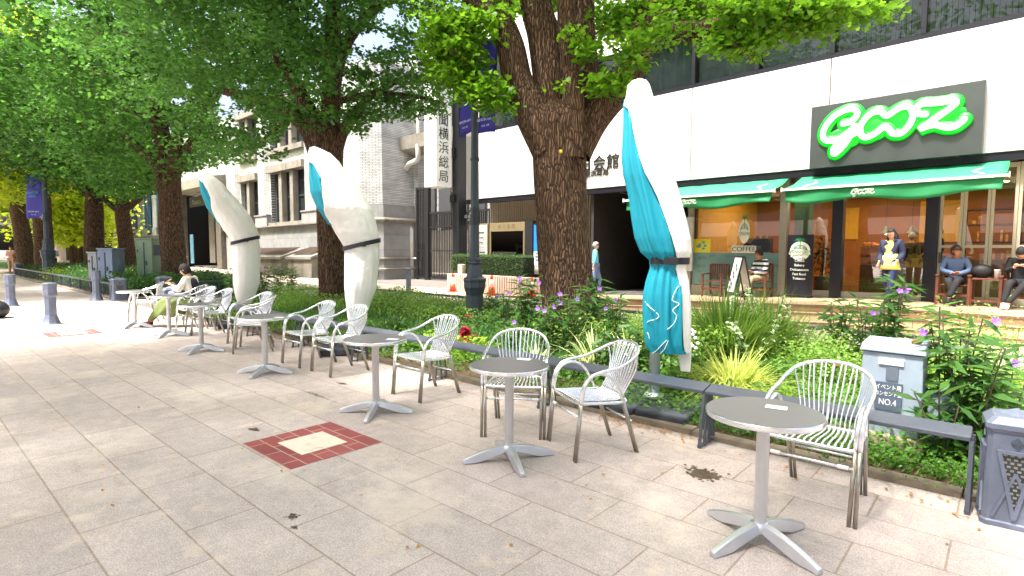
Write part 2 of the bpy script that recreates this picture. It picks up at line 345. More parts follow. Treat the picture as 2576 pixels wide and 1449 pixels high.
# ================================================================ WHITE COMMERCIAL BUILDING
def S(px, py, D): s, z = F(px, py, D); return s, z
white = mat('white_panel', hexc(190,188,184), .55, var=.03, scale=1.5, bump=.15, bscale=25, dirt=(hexc(196,192,180), .9, .35, .12))
seam = mat('panel_seam', hexc(120,117,112), .7)
darkm = mat('dark_bronze', hexc(38,38,46), .35, metal=.5, var=.1)
blackm = mat('near_black', hexc(22,22,24), .6, var=.2)
blind = mat('blind_slat', hexc(126,140,144), .6, var=.2, scale=2)
winglass = glassmat('window_glass', (.58,.6,.6), .4, .02)
shopglass = glassmat('shop_glass', (.82,.83,.81), 1.3, .13)
D0 = 15.6
bw = thing('office_building', 'white panelled office building with dark ribbon windows above a cafe', 'building', FT(0, D0, 0), FA)
def fbox(s0, s1, d0, d1, z0, z1, mb=None): (mb or MB()).box(s0, s1, d0-D0, d1-D0, z0, z1); return mb
k = MB(); xs = [-18.45, -15.65, -11.95, -8.17, -4.49, -.8, 2.9, 6.6, 10.3]
for a, b in zip(xs[:-1], xs[1:]): k.box(a+.012, b-.012, 0, .35, 3.7, 6.36)
for a, b in zip([-15.6,-11.9,-8.17,-4.49,-.8,2.9,6.6], [-11.9,-8.17,-4.49,-.8,2.9,6.6,10.3]): k.box(a+.012, b-.012, 0, .35, 8.0, 10.8); k.box(a+.012, b-.012, 0, .35, 12.3, 15.0)
k.build('wall_panels', white, bw, bevel=.01)
k = MB(); k.box(-18.4, 10.3, .1, .34, 3.72, 6.3); k.box(-15.5, 10.3, .1, .34, 8.02, 10.7); k.build('panel_joint_backing', seam, bw)
k = MB(); k.box(-16.95, 10.3, .36, 12, 3.9, 15); k.box(-18.3, -8.25, .36, 6, 3.72, 3.9); k.box(-18.3,-16.96,.36,3,3.9,6.2); k.build('core_wall', blackm, bw)
k = MB(); k.box(-18.42, 10.3, .03, .3, 3.52, 3.698); k.build('soffit_beam', darkm, bw)
for (z0, z1, s0) in ((6.36, 8.0, -16.9), (10.8, 12.3, -15.6)):
    n = 0; s = 10.3
    fr = MB(); fr.box(s0, 10.3, .04, .34, z0+.001, z0+.13); fr.box(s0, 10.3, .04, .34, z1-.1, z1-.001)
    x = -8.17-1.84*5
    xsm = [x+1.84*i for i in range(16) if x+1.84*i > s0 and x+1.84*i < 10.3]
    for x in xsm: fr.box(x-.05, x+.05, .03, .3, z0+.131, z1-.101)
    fr.build('window_frame', darkm, bw)
    for a, b in zip([s0]+xsm, xsm+[10.3]):
        wv = MB().box(a+.055, b-.055, .10, .106, z0+.135, z1-.105).build('window', winglass, bw)
        if z0 < 7:
            sm = MB(); x2 = a+.08
            while x2 < b-.12:
                dk = .045*random.choice((1,1,.6)); sm.add([(x2, .24, z0+.15), (x2+.085, .24+dk, z0+.15), (x2+.085, .24+dk, z1-.1), (x2, .24, z1-.1)], [(0,1,2,3)]); x2 += .1
            sm.build('blind', blind, wv)
k = MB(); k.box(-8.25, 10, .3, 9, 3.52, 3.7); k.box(10, 10.3, .3, 9, 0, 3.7); k.box(-12.0, -8.2, 7.0, 7.2, 0, 3.7); k.build('ground_floor_slab', darkm, bw)
# entrance recess
dtile = brickmat('dark_entry_tile', hexc(92,88,86), hexc(78,76,76), hexc(60,58,58), .1, .1, msz=.006, rough=.5, bump=.3, off=0)
k = MB(); k.box(-12.0, -11.9, .3, 7, .1, 3.7); k.box(-8.3, -8.2, .3, 7, .1, 3.52); k.build('entrance_wall', mat('entry_wall', hexc(56,52,50), .5, var=.2), bw)
k = MB(); k.box(-11.9, -8.3, 6.9, 7.0, .1, 3.7); k.add([(-11.6,3.4,.2),(-10.5,3.4,.2),(-9.4,3.4,2.2),(-9.4,3.4,2.6),(-11.6,3.4,.5)], [(0,1,2,3,4)]); k.box(-10.6,-10.5,3,3.2,.2,3.5); k.build('stair_wall', mat('stair_wall', hexc(74,68,58), .6, var=.2), bw)
k = MB(); k.box(-8.29,-8.05,.02,.1,1.0,2.6); k.build('notice_panel', mat('pale_notice', hexc(190,190,186), .5), bw)
k = MB().box(-10.1, -9.85, .05, .2, 3.42, 3.515); k.build('entrance_lamp', mat('grey_plastic', hexc(150,150,150), .5), bw)
# raised name lettering on the panel
inkm = mat('sign_black', hexc(34,34,36), .4)
s_, z_ = F(1512, 412, 15.5); text('朝日会館', .52, inkm, bw, (s_-.42, -.02, z_+.02), name='name_lettering', extrude=.015, spacing=1.15)
s_, z_ = F(1478, 436, 15.5); text('朝日新聞横浜総局', .25, inkm, bw, (s_-.2, -.02, z_-.02), name='name_lettering', extrude=.01, spacing=1.05)
# fluted wall left of the entrance
flute = mat('fluted_cladding', hexc(176,164,142), .6, var=.08, scale=4)
k = MB(); k.box(-18.2, -12.0, 1.3, 1.5, 0, 3.7); x = -18.2
while x < -12.0: k.box(x, x+.055, 1.22, 1.3, 0, 3.7); x += .11
k.build('fluted_wall', flute, bw)

# terrace and steps --------------------------------------------------------
def tz(s):
    K = [(-40,.0),(-14,.02),(-12,.12),(-8.2,.27),(-3.3,.47),(12,.5)]
    for (a, za), (b, zb) in zip(K, K[1:]):
        if s <= b: return za+(zb-za)*max(0, (s-a))/(b-a)
    return .5
terr = brickmat('terrace_tile', hexc(186,160,128), hexc(174,150,120), hexc(120,96,74), .3, .3, msz=.005, off=0, rough=.4, bump=.2, noise=.08)
riser = brickmat('riser_tile', hexc(214,192,156), hexc(206,184,148), hexc(140,112,84), .3, .6, msz=.007, off=0, rough=.5, bump=.2, noise=.06)
nose = mat('nosing_strip', hexc(112,86,70), .6, var=.15)
tr = thing('terrace_steps', 'beige tiled cafe terrace with three long steps and brown nosings', 'steps', FT(0, D0, 0), FA)
ss = [-14+.5*i for i in range(0, 49)]
for lvl, (Dn, dz) in enumerate(((13.2, 0), (12.85, -.157), (12.5, -.314))):
    Db = (24.5, 13.2, 12.85)[lvl]; k = MB(); kr = MB(); kn = MB()
    for a, b in zip(ss[:-1], ss[1:]):
        za, zb = tz(a)+dz, tz(b)+dz
        if zb < .012: continue
        za = max(za, .004)
        k.add([(a,Dn-D0,za),(b,Dn-D0,zb),(b,Db-D0,zb),(a,Db-D0,za)], [(0,1,2,3)])
        kr.add([(a,Dn-D0+.004,0),(b,Dn-D0+.004,0),(b,Dn-D0+.004,zb-.003),(a,Dn-D0+.004,za-.003)], [(0,1,2,3)])
        kn.add([(a,Dn-D0-.012,za-.03),(b,Dn-D0-.012,zb-.03),(b,Dn-D0-.012,zb+.004),(a,Dn-D0-.012,za+.004),(a,Dn-D0+.035,za+.004),(b,Dn-D0+.035,zb+.004)], [(0,1,2,3),(3,2,5,4)])
    k.build('tread', terr, tr); kr.build('riser', riser, tr); kn.build('nosing', nose, tr)
k = MB()
for a, b in zip(ss[:-1], ss[1:]):
    if a >= -12 and b <= -8.2: k.add([(a,14.9-D0,tz(a)+.004),(b,14.9-D0,tz(b)+.004),(b,22.5-D0,tz(b)+.004),(a,22.5-D0,tz(a)+.004)], [(0,1,2,3)])
k.build('entrance_floor', dtile, tr)

# shop front ---------------------------------------------------------------
alu = mat('grey_aluminium', hexc(150,148,138), .4, metal=.3, var=.06)
navy = mat('dark_column', hexc(18,20,36), .35, var=.1)
cream = mat('cream_frame', hexc(170,164,142), .45, metal=.1, var=.05)
DS = 15.9; y0 = DS-D0
sf = thing('cafe_frontage', 'glazed cafe shop front with orange interior, dark columns and folding doors', 'shop front', FT(0, D0, 0), FA)
k = MB(); k.box(-5.64,-5.45,y0-.12,y0+.1,.3,3.52); k.box(-8.3,-8.18,y0-.1,y0+.1,.2,3.52); k.build('pillar', alu, sf, bevel=.005)
k = MB(); k.box(-4.36,-4.12,y0-.15,y0+.12,.3,3.52); k.build('column', navy, sf); MB().box(-2.44,-2.2,y0-.15,y0+.12,.3,3.52).build('column', navy, sf)
k = MB(); k.box(-8.18,-5.64,y0-.04,y0+.04,.25,.58); k.box(-5.45,-4.36,y0-.04,y0+.04,.4,.6); k.box(-4.12,-2.44,y0-.04,y0+.04,.42,.6); k.build('sill', alu, sf, bevel=.004)
for a, b in ((-8.18,-5.64),(-5.45,-4.36),(-4.12,-2.44)):
    MB().box(a, b, y0-.006, y0+.006, .58, 3.52).build('window_pane', shopglass, sf)
# folding doors
x = -2.2; px_list = [2361,2415,2465,2516,2566]
xd = [-2.2, -1.78, -1.32, -.88, -.42, .04, .5, .96, 1.42, 1.9]
for a, b in zip(xd[:-1], xd[1:]):
    k = MB(); k.box(a+.004, a+.06, y0-.04, y0+.04, .47, 3.5); k.box(b-.06, b-.004, y0-.04, y0+.04, .47, 3.5)
    k.box(a+.06, b-.06, y0-.035, y0+.035, .47, .62); k.box(a+.06, b-.06, y0-.035, y0+.035, 1.70, 1.76); k.box(a+.06, b-.06, y0-.035, y0+.035, 3.4, 3.5)
    dr = k.build('folding_door', cream, sf, bevel=.004); MB().box(a+.06, b-.06, y0-.005, y0+.005, .62, 1.70).box(a+.06, b-.06, y0-.005, y0+.005, 1.76, 3.4).build('door_pane', shopglass, dr)
MB().box(-2.17,-2.13,y0-.06,y0-.04,1.35,1.6).build('door_handle', mat('handle_grey', hexc(90,90,92), .4, metal=.6), sf)
# interior: floor, ceiling, walls
orange = mat('orange_wall', hexc(150,92,34), .7, var=.12, scale=1.2); yellow = mat('yellow_wall', hexc(206,160,52), .7, var=.1)
tan = mat('tan_ceiling', hexc(150,112,60), .7, var=.06)
k = MB(); k.box(-8.17, 6, 4.9, 5.0, .3, 3.5); k.build('interior_wall', orange, sf)
MB().box(-3.3,-2.3,4.84,4.89,1.9,3.1).box(-5.6,-4.9,4.84,4.89,2.0,3.0).build('interior_panel', yellow, sf)
MB().box(-8.17, 6, y0+.15, 4.9, 3.4, 3.5).build('interior_ceiling', tan, sf)
MB().box(-8.17, 6, y0+.12, 4.9, .4, .49).build('interior_floor', mat('interior_wood', hexc(96,66,38), .4, var=.2), sf)
MB().box(-8.17, -8.1, y0+.15, 4.9, .45, 3.4).build('interior_side_wall', yellow, sf)
MB().box(-6.0,-5.6,2.4,2.8,.49,3.4).build('interior_pillar', mat('green_pillar', hexc(28,74,44), .6), sf)
warm = mat('warm_lamp', (1,.8,.5), .5, emit=(1,.72,.32), estr=30.)
k = MB()
for i in range(10):
    for j in range(3): k.lathe([(.05,-.004),(.05,-.012)], 10, (-7.6+i*1.05+(j%2)*.4, .9+j*1.2, 3.4))
k.build('downlight', warm, sf)
MB().box(-4.7,-4.3,1.5,4,3.33,3.37).build('cove_light', mat('cove_lamp', (1,.8,.4), .5, emit=(1,.75,.3), estr=6.), sf)
for (sx_, dd) in ((-6.6,2.4),(-3.6,2.6),(-1.2,2.6),(1.5,2.6)):
    L = bpy.data.lights.new('shop_lamp', 'AREA'); L.energy = 32; L.size = 1.6; L.color = (1,.68,.34); Lo = bpy.data.objects.new('shop_lamp', L); COL.objects.link(Lo); Lo.location = FT(sx_, D0+dd, 3.35); Lo.rotation_euler = (0,0,FA)
# display counter with bread
cab = thing('bakery_counter', 'glass bakery counter with trays of bread inside the cafe', 'counter', FT(-3.7, D0+2.3, .49), FA)
MB().box(-.5,.75,0,.7,0,.75).build('counter_base', mat('counter_brown', hexc(92,62,34), .4, var=.2), cab)
MB().box(-.5,.75,.02,.68,.78,1.2).build('counter_glass', glassmat('case_glass', (.9,.9,.9), 1, .05), cab)
MB().box(-.52,.77,0,.72,1.21,1.25).box(-.5,.75,.1,.6,.95,.97).box(-.52,.77,-.01,.71,.752,.778).build('counter_shelf', mat('shelf_steel', hexc(180,170,150), .3, metal=.8), cab)
br = MB()
for i in range(60): br.ball((random.uniform(-.45,.7), random.uniform(.1,.6), random.choice((.82,1.0,1.30,1.34))), (random.uniform(.04,.08), random.uniform(.03,.06), .035), 8, 5)
br.build('bread', mat('bread_crust', hexc(196,120,44), .5, var=.35, scale=20), cab, smooth=True)
cm = thing('coffee_machine', 'dark coffee machine on a counter behind the first cafe window', 'coffee machine', FT(-6.9, D0+1.7, .49), FA)
MB().box(-.5,.5,0,.5,0,1.0).build('counter_base', mat('counter_dark', hexc(70,52,34), .5), cm)
MB().box(-.4,.4,.05,.45,1.001,1.12).box(-.4,.4,.2,.45,1.12,1.4).box(-.4,.4,.05,.45,1.4,1.5).build('machine_body', mat('machine_steel', hexc(60,58,56), .25, metal=.8), cm, bevel=.01)
for i in range(4): MB().lathe([(.03,0),(.04,.08)], 10, (-.3+i*.2,.2,1.5)).build('cup', mat('cup_amber', hexc(220,190,120), .3), cm)
for i in range(2):
    pd = thing('pendant_lamp', ('green pendant lamp hanging over the bakery counter, the brighter right one', 'left green pendant lamp, paler behind the window reflection')[i], 'lamp', FT((-3.15,-3.75)[i], D0+2.9, 2.1), FA, 'pendant lamps in the cafe')
    MB().tube([(0,0,.2),(0,0,1.3)], .006, 6).build('cord', blackm, pd); MB().lathe([(.17,0),(.16,.02),(.07,.08),(.04,.2),(.01,.22)], 18).build('lamp_shade', mat('shade_green', hexc(24,52,36), .4), pd, smooth=True)
    MB().ball((0,0,.03), .04, 10, 6).build('bulb', warm, pd)
# dark shelving and back-bar clutter seen through the folding doors
sh = thing('shelf_unit', 'dark shelving with bottles and trays behind the folding doors', 'shelves', FT(-.2, D0+3.2, .49), FA)
k = MB()
for z in (0,.45,.9,1.35,1.8,2.2): k.box(-1.9,2.6,0,.4,z,z+.04)
for x in (-1.9,-.8,.4,1.5,2.55): k.box(x,x+.05,.001,.399,.04,2.2)
k.build('shelf_frame', mat('shelf_dark', hexc(48,32,22), .5), sh)
k = MB()
for i in range(70): x = random.uniform(-1.8,2.5); z = random.choice((.045,.495,.945,1.395,1.845)); w_ = random.uniform(.03,.1); k.box(x,x+w_,.1,.25,z,z+random.uniform(.08,.3))
k.build('goods', mat('goods', hexc(190,150,96), .5, var=.5, scale=9), sh)
MB().box(-2.9,2.6,-1.2,-.9,.0,.95).build('low_counter', mat('counter_cream', hexc(150,130,100), .5), sh)

# logo strokes, traced flat on the sign's own plane --------------------------
LG = {'g': [(575,940),(640,920),(682,868),(660,832),(590,838),(500,890),(438,970),(425,1035),(455,1066),(530,1058),(610,1008),(668,955),(640,1010),(590,1090),(540,1145),(505,1165),(508,1120),(560,1072),(650,1020),(705,990)],
      'oo': [(905,880),(860,850),(800,855),(738,905),(702,975),(718,1030),(760,1040),(820,1010),(880,965),(915,975),(950,1012),(1010,1010),(1065,960),(1098,890),(1085,825),(1040,808),(975,835)],
      'z': [(1195,868),(1145,862),(1128,822),(1170,790),(1250,785),(1340,775),(1400,762),(1425,778),(1390,815),(1300,880),(1220,935),(1155,978),(1200,962),(1270,948),(1340,965),(1410,962),(1465,925),(1485,905)]}
def lgpts(key):
    out = []
    for x, y in LG[key]:
        s, z = F(1932+.3333*x, .3333*y, 15.35); out.append((s, z))
    return out
LGP = {k_: lgpts(k_) for k_ in LG}
_as = [p for v_ in LGP.values() for p in v_]; LCX = (min(p[0] for p in _as)+max(p[0] for p in _as))/2; LCZ = (min(p[1] for p in _as)+max(p[1] for p in _as))/2; LW = max(p[0] for p in _as)-min(p[0] for p in _as)
def logo(parent, loc, width, m, r=.055, yoff=0., name='logo', flat=.5, rot=0, yscale=1):
    mb = MB(); sc = width/LW
    for key, P in LGP.items():
        pts = [((p[0]-LCX)*sc, yoff, (p[1]-LCZ)*sc*yscale) for p in P]; pts = curve(pts, 5, closed=(key == 'oo'))
        if key == 'oo': mb.tube(pts, r*sc, 8, closed=True, flat=flat, up=(0,1,0))
        else:
            e0, e1 = pts[0], pts[-1]; mb.tube(pts, r*sc, 8, flat=flat, up=(0,1,0)); mb.ball(e0, (r*sc, r*sc*flat, r*sc), 8, 6); mb.ball(e1, (r*sc, r*sc*flat, r*sc), 8, 6)
    o = mb.build(name, m, parent, smooth=True); o.location = loc; return o
signg = thing('shop_sign', 'large grey signboard with glowing white script on green above the awning', 'sign', FT(-3.15, 15.4, 4.43), FA)
MB().box(-1.67,1.67,-.05,.17,-.76,.76).build('board', mat('sign_board', hexc(84,88,88), .35, metal=.6, var=.1, scale=1.5), signg, bevel=.006)
greenE = mat('sign_green', hexc(0,140,30), .4, emit=hexc(0,170,20), estr=.35); whiteE = mat('sign_white', (1,1,1), .4, emit=(1,1,1), estr=1.0)  # emission keeps the script white and its backing vivid green
oo = logo(signg, (LCX+3.15, -.09, LCZ-4.43), LW, greenE, r=.15, name='green_backing', flat=.28)
k = MB()
for cx, cz, rx, rz in ((-.92,-.12,.4,.26),(-.28,.0,.3,.26),(.22,.12,.3,.26),(.9,.15,.5,.2)): k.ball((cx,-.085,cz), (rx,.03,rz), 20, 8)
k.build('green_infill', greenE, signg, smooth=True)
logo(signg, (LCX+3.15, -.15, LCZ-4.43), LW, whiteE, r=.06, name='script_lettering', flat=.5)

# awnings -----------------------------------------------------------------
awn = mat('awning_green', hexc(10,112,62), .7, var=.05, scale=2); awn2 = mat('awning_green_light', hexc(30,134,86), .7, var=.05, scale=2); wmetal = mat('white_metal', hexc(220,220,212), .4, var=.03)  # awn2 is the same cloth coloured lighter, as if sunlit, for the top
def awning(s0, s1, label, logo_at=None):
    Df = 14.5; c = (s0+s1)/2; W = (s1-s0)/2
    t = thing('awning', label, 'awning', FT(c, Df, 3.1), FA, 'green cafe awnings'); n = 24
    V = []; 
    for i in range(n+1):
        x = -W+2*W*i/n
        for j in range(5):
            q = j/4; V.append((x*(1-.02*q), q*1.25, .03+.43*q-.06*math.sin(q*3.1)+.008*math.sin(i*1.7)))
    Fq = [(i*5+j, (i+1)*5+j, (i+1)*5+j+1, i*5+j+1) for i in range(n) for j in range(4)]
    o = MB().add(V, Fq).build('canopy', awn2, t, smooth=True); o.modifiers.new('s', 'SOLIDIFY').thickness = .006
    V = []
    for i in range(n+1):
        x = -W*.985+2*W*.985*i/n; e = min(i, n-i)
        sag = .30+.05*math.sin(i*.5)-(.12*math.exp(-((n-i)/3.0)**2)*0)
        for j in range(5):
            q = j/4; V.append((x*(1-.015*q), .02+.03*math.sin(i*.9+q*2)*q+.05*q*math.exp(-(e/2.5)**2)*math.sin(q*5), -.03-sag*q+.03*q*math.exp(-(e/3)**2)))
    o = MB().add(V, Fq).build('valance', awn, t, smooth=True); o.modifiers.new('s', 'SOLIDIFY').thickness = .004
    MB().box(-W-.03, W+.03, -.03, .02, -.03, .02).box(-W-.05,-W-.03,-.04,.03,-.05,.06).box(W+.03,W+.05,-.04,.03,-.05,.06).build('front_bar', wmetal, t, bevel=.004)
    for s_ in (-W*.9, W*.9): MB().tube([(s_,.0,-.02),(s_*.8,.6,.18),(s_*.95,1.2,.36)], .02, 6).build('arm', wmetal, t)
    if logo_at is not None: logo(t, (logo_at-c, -.005, -.17), .44, wmetal, r=.09, name='logo', flat=.2); logo(t, (logo_at-c, -.017, -.17), .44, awn, r=.03, name='logo_line', flat=.2)
    return t
awning(-5.12, -1.0, 'long green awning over the cafe door, directly below the big sign', -3.42)
awning(-9.7, -5.36, 'green awning left of the cafe door, partly behind the teal parasol', -7.62)
awning(-.62, 3.4, 'green awning cut off by the right edge of the picture')
# frosted band with small script on the first window
fb = MB().box(-8.15,-5.67,y0-.016,y0-.010,.6,1.55).build('frosted_band', mat('frost_film', hexc(112,150,150), .6, var=.05), sf)
for i in range(22):
    lx = -8.0+(i%6)*.42+random.uniform(-.08,.08); lz = .72+(i//6)*.23+random.uniform(-.04,.04)
    logo(fb, (lx+.12, y0-.02, lz), random.choice((.16,.2,.3)), mat('script_grey', hexc(70,96,100), .6), r=.03, name='window_script', flat=.1)
def emblem(parent, loc, h, sx, m1, m2, nm='emblem'):
    k = MB(); k.lathe([(h*.42,0),(h*.42,.003)], 28); o = k.build(nm, m1, parent); o.location = loc; o.rotation_euler = (R(90),0,0); o.scale = (sx,1,1)
    k = MB()
    for i in range(5):
        a = math.pi*i/4; k.tube([(0,-.006,h*.42),(h*.16*math.cos(a),-.006,h*(.5+.09*math.sin(a))),(h*.26*math.cos(a),-.006,h*(.44+.1*math.sin(a)))], [h*.03,h*.028,h*.005], 6, flat=.3, up=(0,1,0))
    k.tube([(0,-.006,h*.1),(0,-.006,h*.45)], h*.022, 6, flat=.3, up=(0,1,0))
    for a in range(3): k.tube(curve([(h*.3*math.cos(math.pi*q/6),-.007,h*(.02+.24*math.sin(math.pi*q/6)*(1-a*.3))) for q in range(7)],2), h*.014, 5, flat=.3, up=(0,1,0))
    o = k.build('palm_motif', m2, parent); o.location = loc; o.scale = (sx,1,1)
    logo(parent, (loc[0], loc[1]-.012, loc[2]-h*.1), h*.86*sx, m2, r=.10, name='script_outline', flat=.1); logo(parent, (loc[0], loc[1]-.022, loc[2]-h*.1), h*.86*sx, m1, r=.05, name='script', flat=.1)
wpaint = mat('white_paint', hexc(222,226,216), .5); gpaint = mat('green_paint', hexc(20,120,64), .5)
# window emblem sign (white oval with COFFEE)
we = thing('window_sign', 'white oval coffee emblem sign hanging at the left cafe window', 'sign', FT(-6.55, 15.72, 2.05), FA)
emblem(we, (0,0,.1), .8, .45, wpaint, gpaint); text('COFFEE', .19, mat('sign_black2', hexc(20,24,22), .5), we, (0,-.016,-.4), extrude=.004); MB().box(-.34,.34,-.008,.004,-.5,-.3).build('word_plate', wpaint, we)
# yellow poster on the window
yp = thing('poster', 'small yellow poster stuck on the cafe window above the frosted band', 'poster', FT(-7.9, 15.86, 1.75), FA)
MB().box(-.3,.3,0,.01,-.2,.2).build('sheet', mat('poster_yellow', hexc(214,206,50), .5, var=.1), yp)
k = MB()
for i in range(6): k.ball((random.uniform(-.22,.22),-.003,random.uniform(-.1,.12)), (.05,.004,.04), 10, 6)
k.build('printed_picture', mat('poster_blue', hexc(80,150,160), .6, var=.5, scale=30), yp)
# standing black board with emblem
sb = thing('standing_sign', 'tall black standing board with green and white coffee emblem and menu words', 'sign', FT(-4.98, 15.45, .41), FA)
MB().box(-.31,.31,-.02,.03,.08,1.62).build('board', mat('board_navy', hexc(14,18,30), .4), sb, bevel=.006)
for sx_ in (-.27,.27): MB().tube([(sx_,-.2,.03),(sx_,.2,.03)], .02, 8).build('foot', blackm, sb)
emblem(sb, (0,-.025,1.2), .58, 1, wpaint, gpaint); text('COFFEE', .085, mat('board_text_dark', hexc(14,18,30), .5), sb, (0,-.05,1.0), extrude=.002)
text('Coffee\nBakery\nDelicatessen\nFast food\nTobacco', .088, wpaint, sb, (0,-.026,.72), extrude=.002, line=1.3)
# A-frame board
p = G(1858, 752, .42); af = thing('a_frame_board', 'black A-frame pavement board with a white menu sheet, beside the grasses', 'sign', (p.x, p.y, .36), R(-48))
for sg in (-1, 1):
    k = MB(); 
    for sx_ in (-.24,.24): k.bar((sx_,sg*.26,0),(sx_,sg*.02,1.1),.035,.03)
    k.bar((-.24,sg*.02,1.1),(.24,sg*.02,1.1),.03,.035); k.bar((-.24,sg*.21,.22),(.24,sg*.21,.22),.03,.03); k.build('frame', blackm, af)
    k = MB(); k.add([(-.22,sg*.215,.22),(.22,sg*.215,.22),(.22,sg*.03,1.08),(-.22,sg*.03,1.08)], [(0,1,2,3)]); o = k.build('menu_sheet', mat('menu_white', hexc(226,228,226), .5), af); o.modifiers.new('s','SOLIDIFY').thickness = .008
    if sg == -1:
        k = MB()
        for i in range(7): x = random.uniform(-.16,.16); z = .35+i*.09; k.ball((x,-.215-.02+(z-.22)*.215,z), (.03,.01,.045), 8, 6)
        k.build('printed_picture', mat('menu_print', hexc(70,80,78), .6, var=.5, scale=30), af)
# potted plant beside the board
def potted(loc, rz=0):
    t = thing('potted_plant', 'dark leafy plant in a tall grey pot beside the black board', 'potted plant', loc, rz)
    MB().lathe([(.15,0),(.17,.02),(.19,.5),(.2,.52),(.18,.52),(.17,.48)], 20).build('pot', mat('pot_grey', hexc(128,128,124), .6), t, smooth=True)
    MB().tube([(0,0,.45),(.02,0,.8),(0,.02,1.2)], .018, 6).build('stem', mat('stem_brown', hexc(80,60,40), .8), t)
    n = 260; P = RNG.normal(size=(n,3))*np.array([.13,.13,.28])+np.array([0,0,1.05]); V, Q = leafverts(P, .16, 'lance', .2); npmesh('foliage', V, Q, leafmat('dark_plant', hexc(20,40,22), hexc(40,66,34), .2), t)
p = G(2072, 742, .43); potted((p.x, p.y-.3, .43))
# wooden chairs and table on the terrace
teak = mat('teak_wood', hexc(92,50,34), .5, var=.2, scale=12)
def teak_chair(loc, rz, label):
    t = thing('wooden_chair', label, 'chair', loc, rz, 'wooden armchairs on the cafe terrace')
    for sx_ in (-1,1):
        MB().box(sx_*.27-.025,sx_*.27+.025,-.27,-.22,0,.62).build('leg', teak, t, bevel=.004); MB().box(sx_*.27-.025,sx_*.27+.025,.22,.27,0,.9).build('leg', teak, t, bevel=.004)
        MB().box(sx_*.27-.035,sx_*.27+.035,-.29,.22,.621,.65).build('armrest', teak, t, bevel=.004)
    k = MB()
    for i in range(6): k.box(-.245,.245,-.23+i*.075,-.17+i*.075,.42,.44)
    k.build('seat', teak, t); k = MB()
    for i in range(7): k.box(-.22+i*.066,-.18+i*.066,.235,.255,.48,.87)
    k.box(-.245,.245,.225,.265,.87,.92); k.build('backrest', teak, t)
    MB().box(-.245,.245,-.26,-.23,.2,.24).build('stretcher', teak, t); MB().box(-.245,.245,.23,.26,.2,.24).build('stretcher', teak, t); return t
def onT(px, D): s_ = F(px, 700, D)[0]; q = FT(s_, D, tz(s_)+.004); return q
p = onT(1800, 15.3); teak_chair(tuple(p), FA, 'empty reddish wooden armchair left of the A-frame board')
p1 = onT(1908, 15.35); teak_chair(tuple(p1), FA, 'wooden armchair under the seated person in a striped shirt')
p2 = onT(2402, 15.25); teak_chair(tuple(p2), FA, 'wooden armchair under the seated person in a blue grey shirt')
p3 = onT(2566, 15.2); teak_chair(tuple(p3), FA, 'wooden armchair at the right edge under the person in black')
p4 = onT(2488, 15.25); tt = thing('wooden_table', 'low wooden table with a white cup between two seated people', 'table', tuple(p4), FA)
MB().box(-.3,.3,-.25,.25,.56,.59).build('table_top', teak, tt, bevel=.004)
for sx_ in (-1,1):
    for sy_ in (-1,1): MB().box(sx_*.27-.025,sx_*.27+.025,sy_*.22-.025,sy_*.22+.025,0,.56).build('leg', teak, tt)
MB().box(-.245,.245,-.235,-.205,.1,.14).build('stretcher', teak, tt)
cup = MB().lathe([(.035,0),(.048,.17),(.05,.172),(.05,.18)], 16).build('paper_cup', mat('cup_white', hexc(232,232,230), .5), smooth=True); cup.location = (p4.x+.12, p4.y-.1, .483+.59); tag(cup, 'tall white paper cup on the low wooden table', 'cup')
bag = MB().ball((0,0,.14), (.2,.12,.15), 14, 10).build('black_bag', blackm, smooth=True); bag.location = (p4.x-.12, p4.y+.03, .483+.585); tag(bag, 'soft black bag lying on the low wooden table', 'bag')
# ================================================================ ENTRANCE SIDE: planter wall, hedge, boards
wf = mat('fluted_concrete', hexc(206,186,170), .7, var=.08, scale=5, dirt=(hexc(150,120,104), 4, .3, .2))
pw = thing('planter_wall', 'low pink beige fluted concrete planter wall behind the traffic cones', 'wall', FT(-17.3, 13.7, 0), FA)
k = MB(); k.box(0,4.9,.05,.25,0,.66); x = 0
while x < 4.9: k.box(x,x+.07,0,.05,0,.655); x += .12
k.box(0.002,.2,.25,1.6,0,.66); k.build('wall', wf, pw)
MB().box(.2,4.8,.25,1.6,.3,.5).build('soil', soil, pw)
sp_ = G(1138, 727); post = thing('stone_post', 'small pale stone marker post standing on the planter wall end', 'post', FT(-16.95, 14.15, .5), FA)
MB().box(-.13,.13,-.1,.1,0,.52).build('post', mat('pale_stone', hexc(204,190,166), .7, var=.12), post, bevel=.015); MB().box(-.07,.07,-.106,-.1,.28,.44).build('carved_panel', mat('carved_stone', hexc(160,140,112), .8, var=.3, scale=30), post)
hedge_m = leafmat('hedge_leaf', hexc(30,54,22), hexc(70,104,42), .3)
hd = thing('hedge', 'dark clipped box hedge in front of the notice boards', 'hedge', FT(-15.7, 14.55, .5), FA)
n = 26000; P = RNG.random((n,3)); fc = RNG.integers(0,4,n)
P[:,0] = (P[:,0]-.5)*4.1; P[:,1] = (P[:,1]-.5)*.62; P[:,2] *= .86
P[fc==0,1] = -.31; P[fc==1,2] = .86; P += RNG.normal(size=P.shape)*.03
V, Q = leafverts(P, .035, 'oval', .3); npmesh('foliage', V, Q, hedge_m, hd)
MB().box(-2.0,2.0,-.27,.27,0,.82).build('branches', mat('hedge_core', hexc(18,26,12), .9), hd)
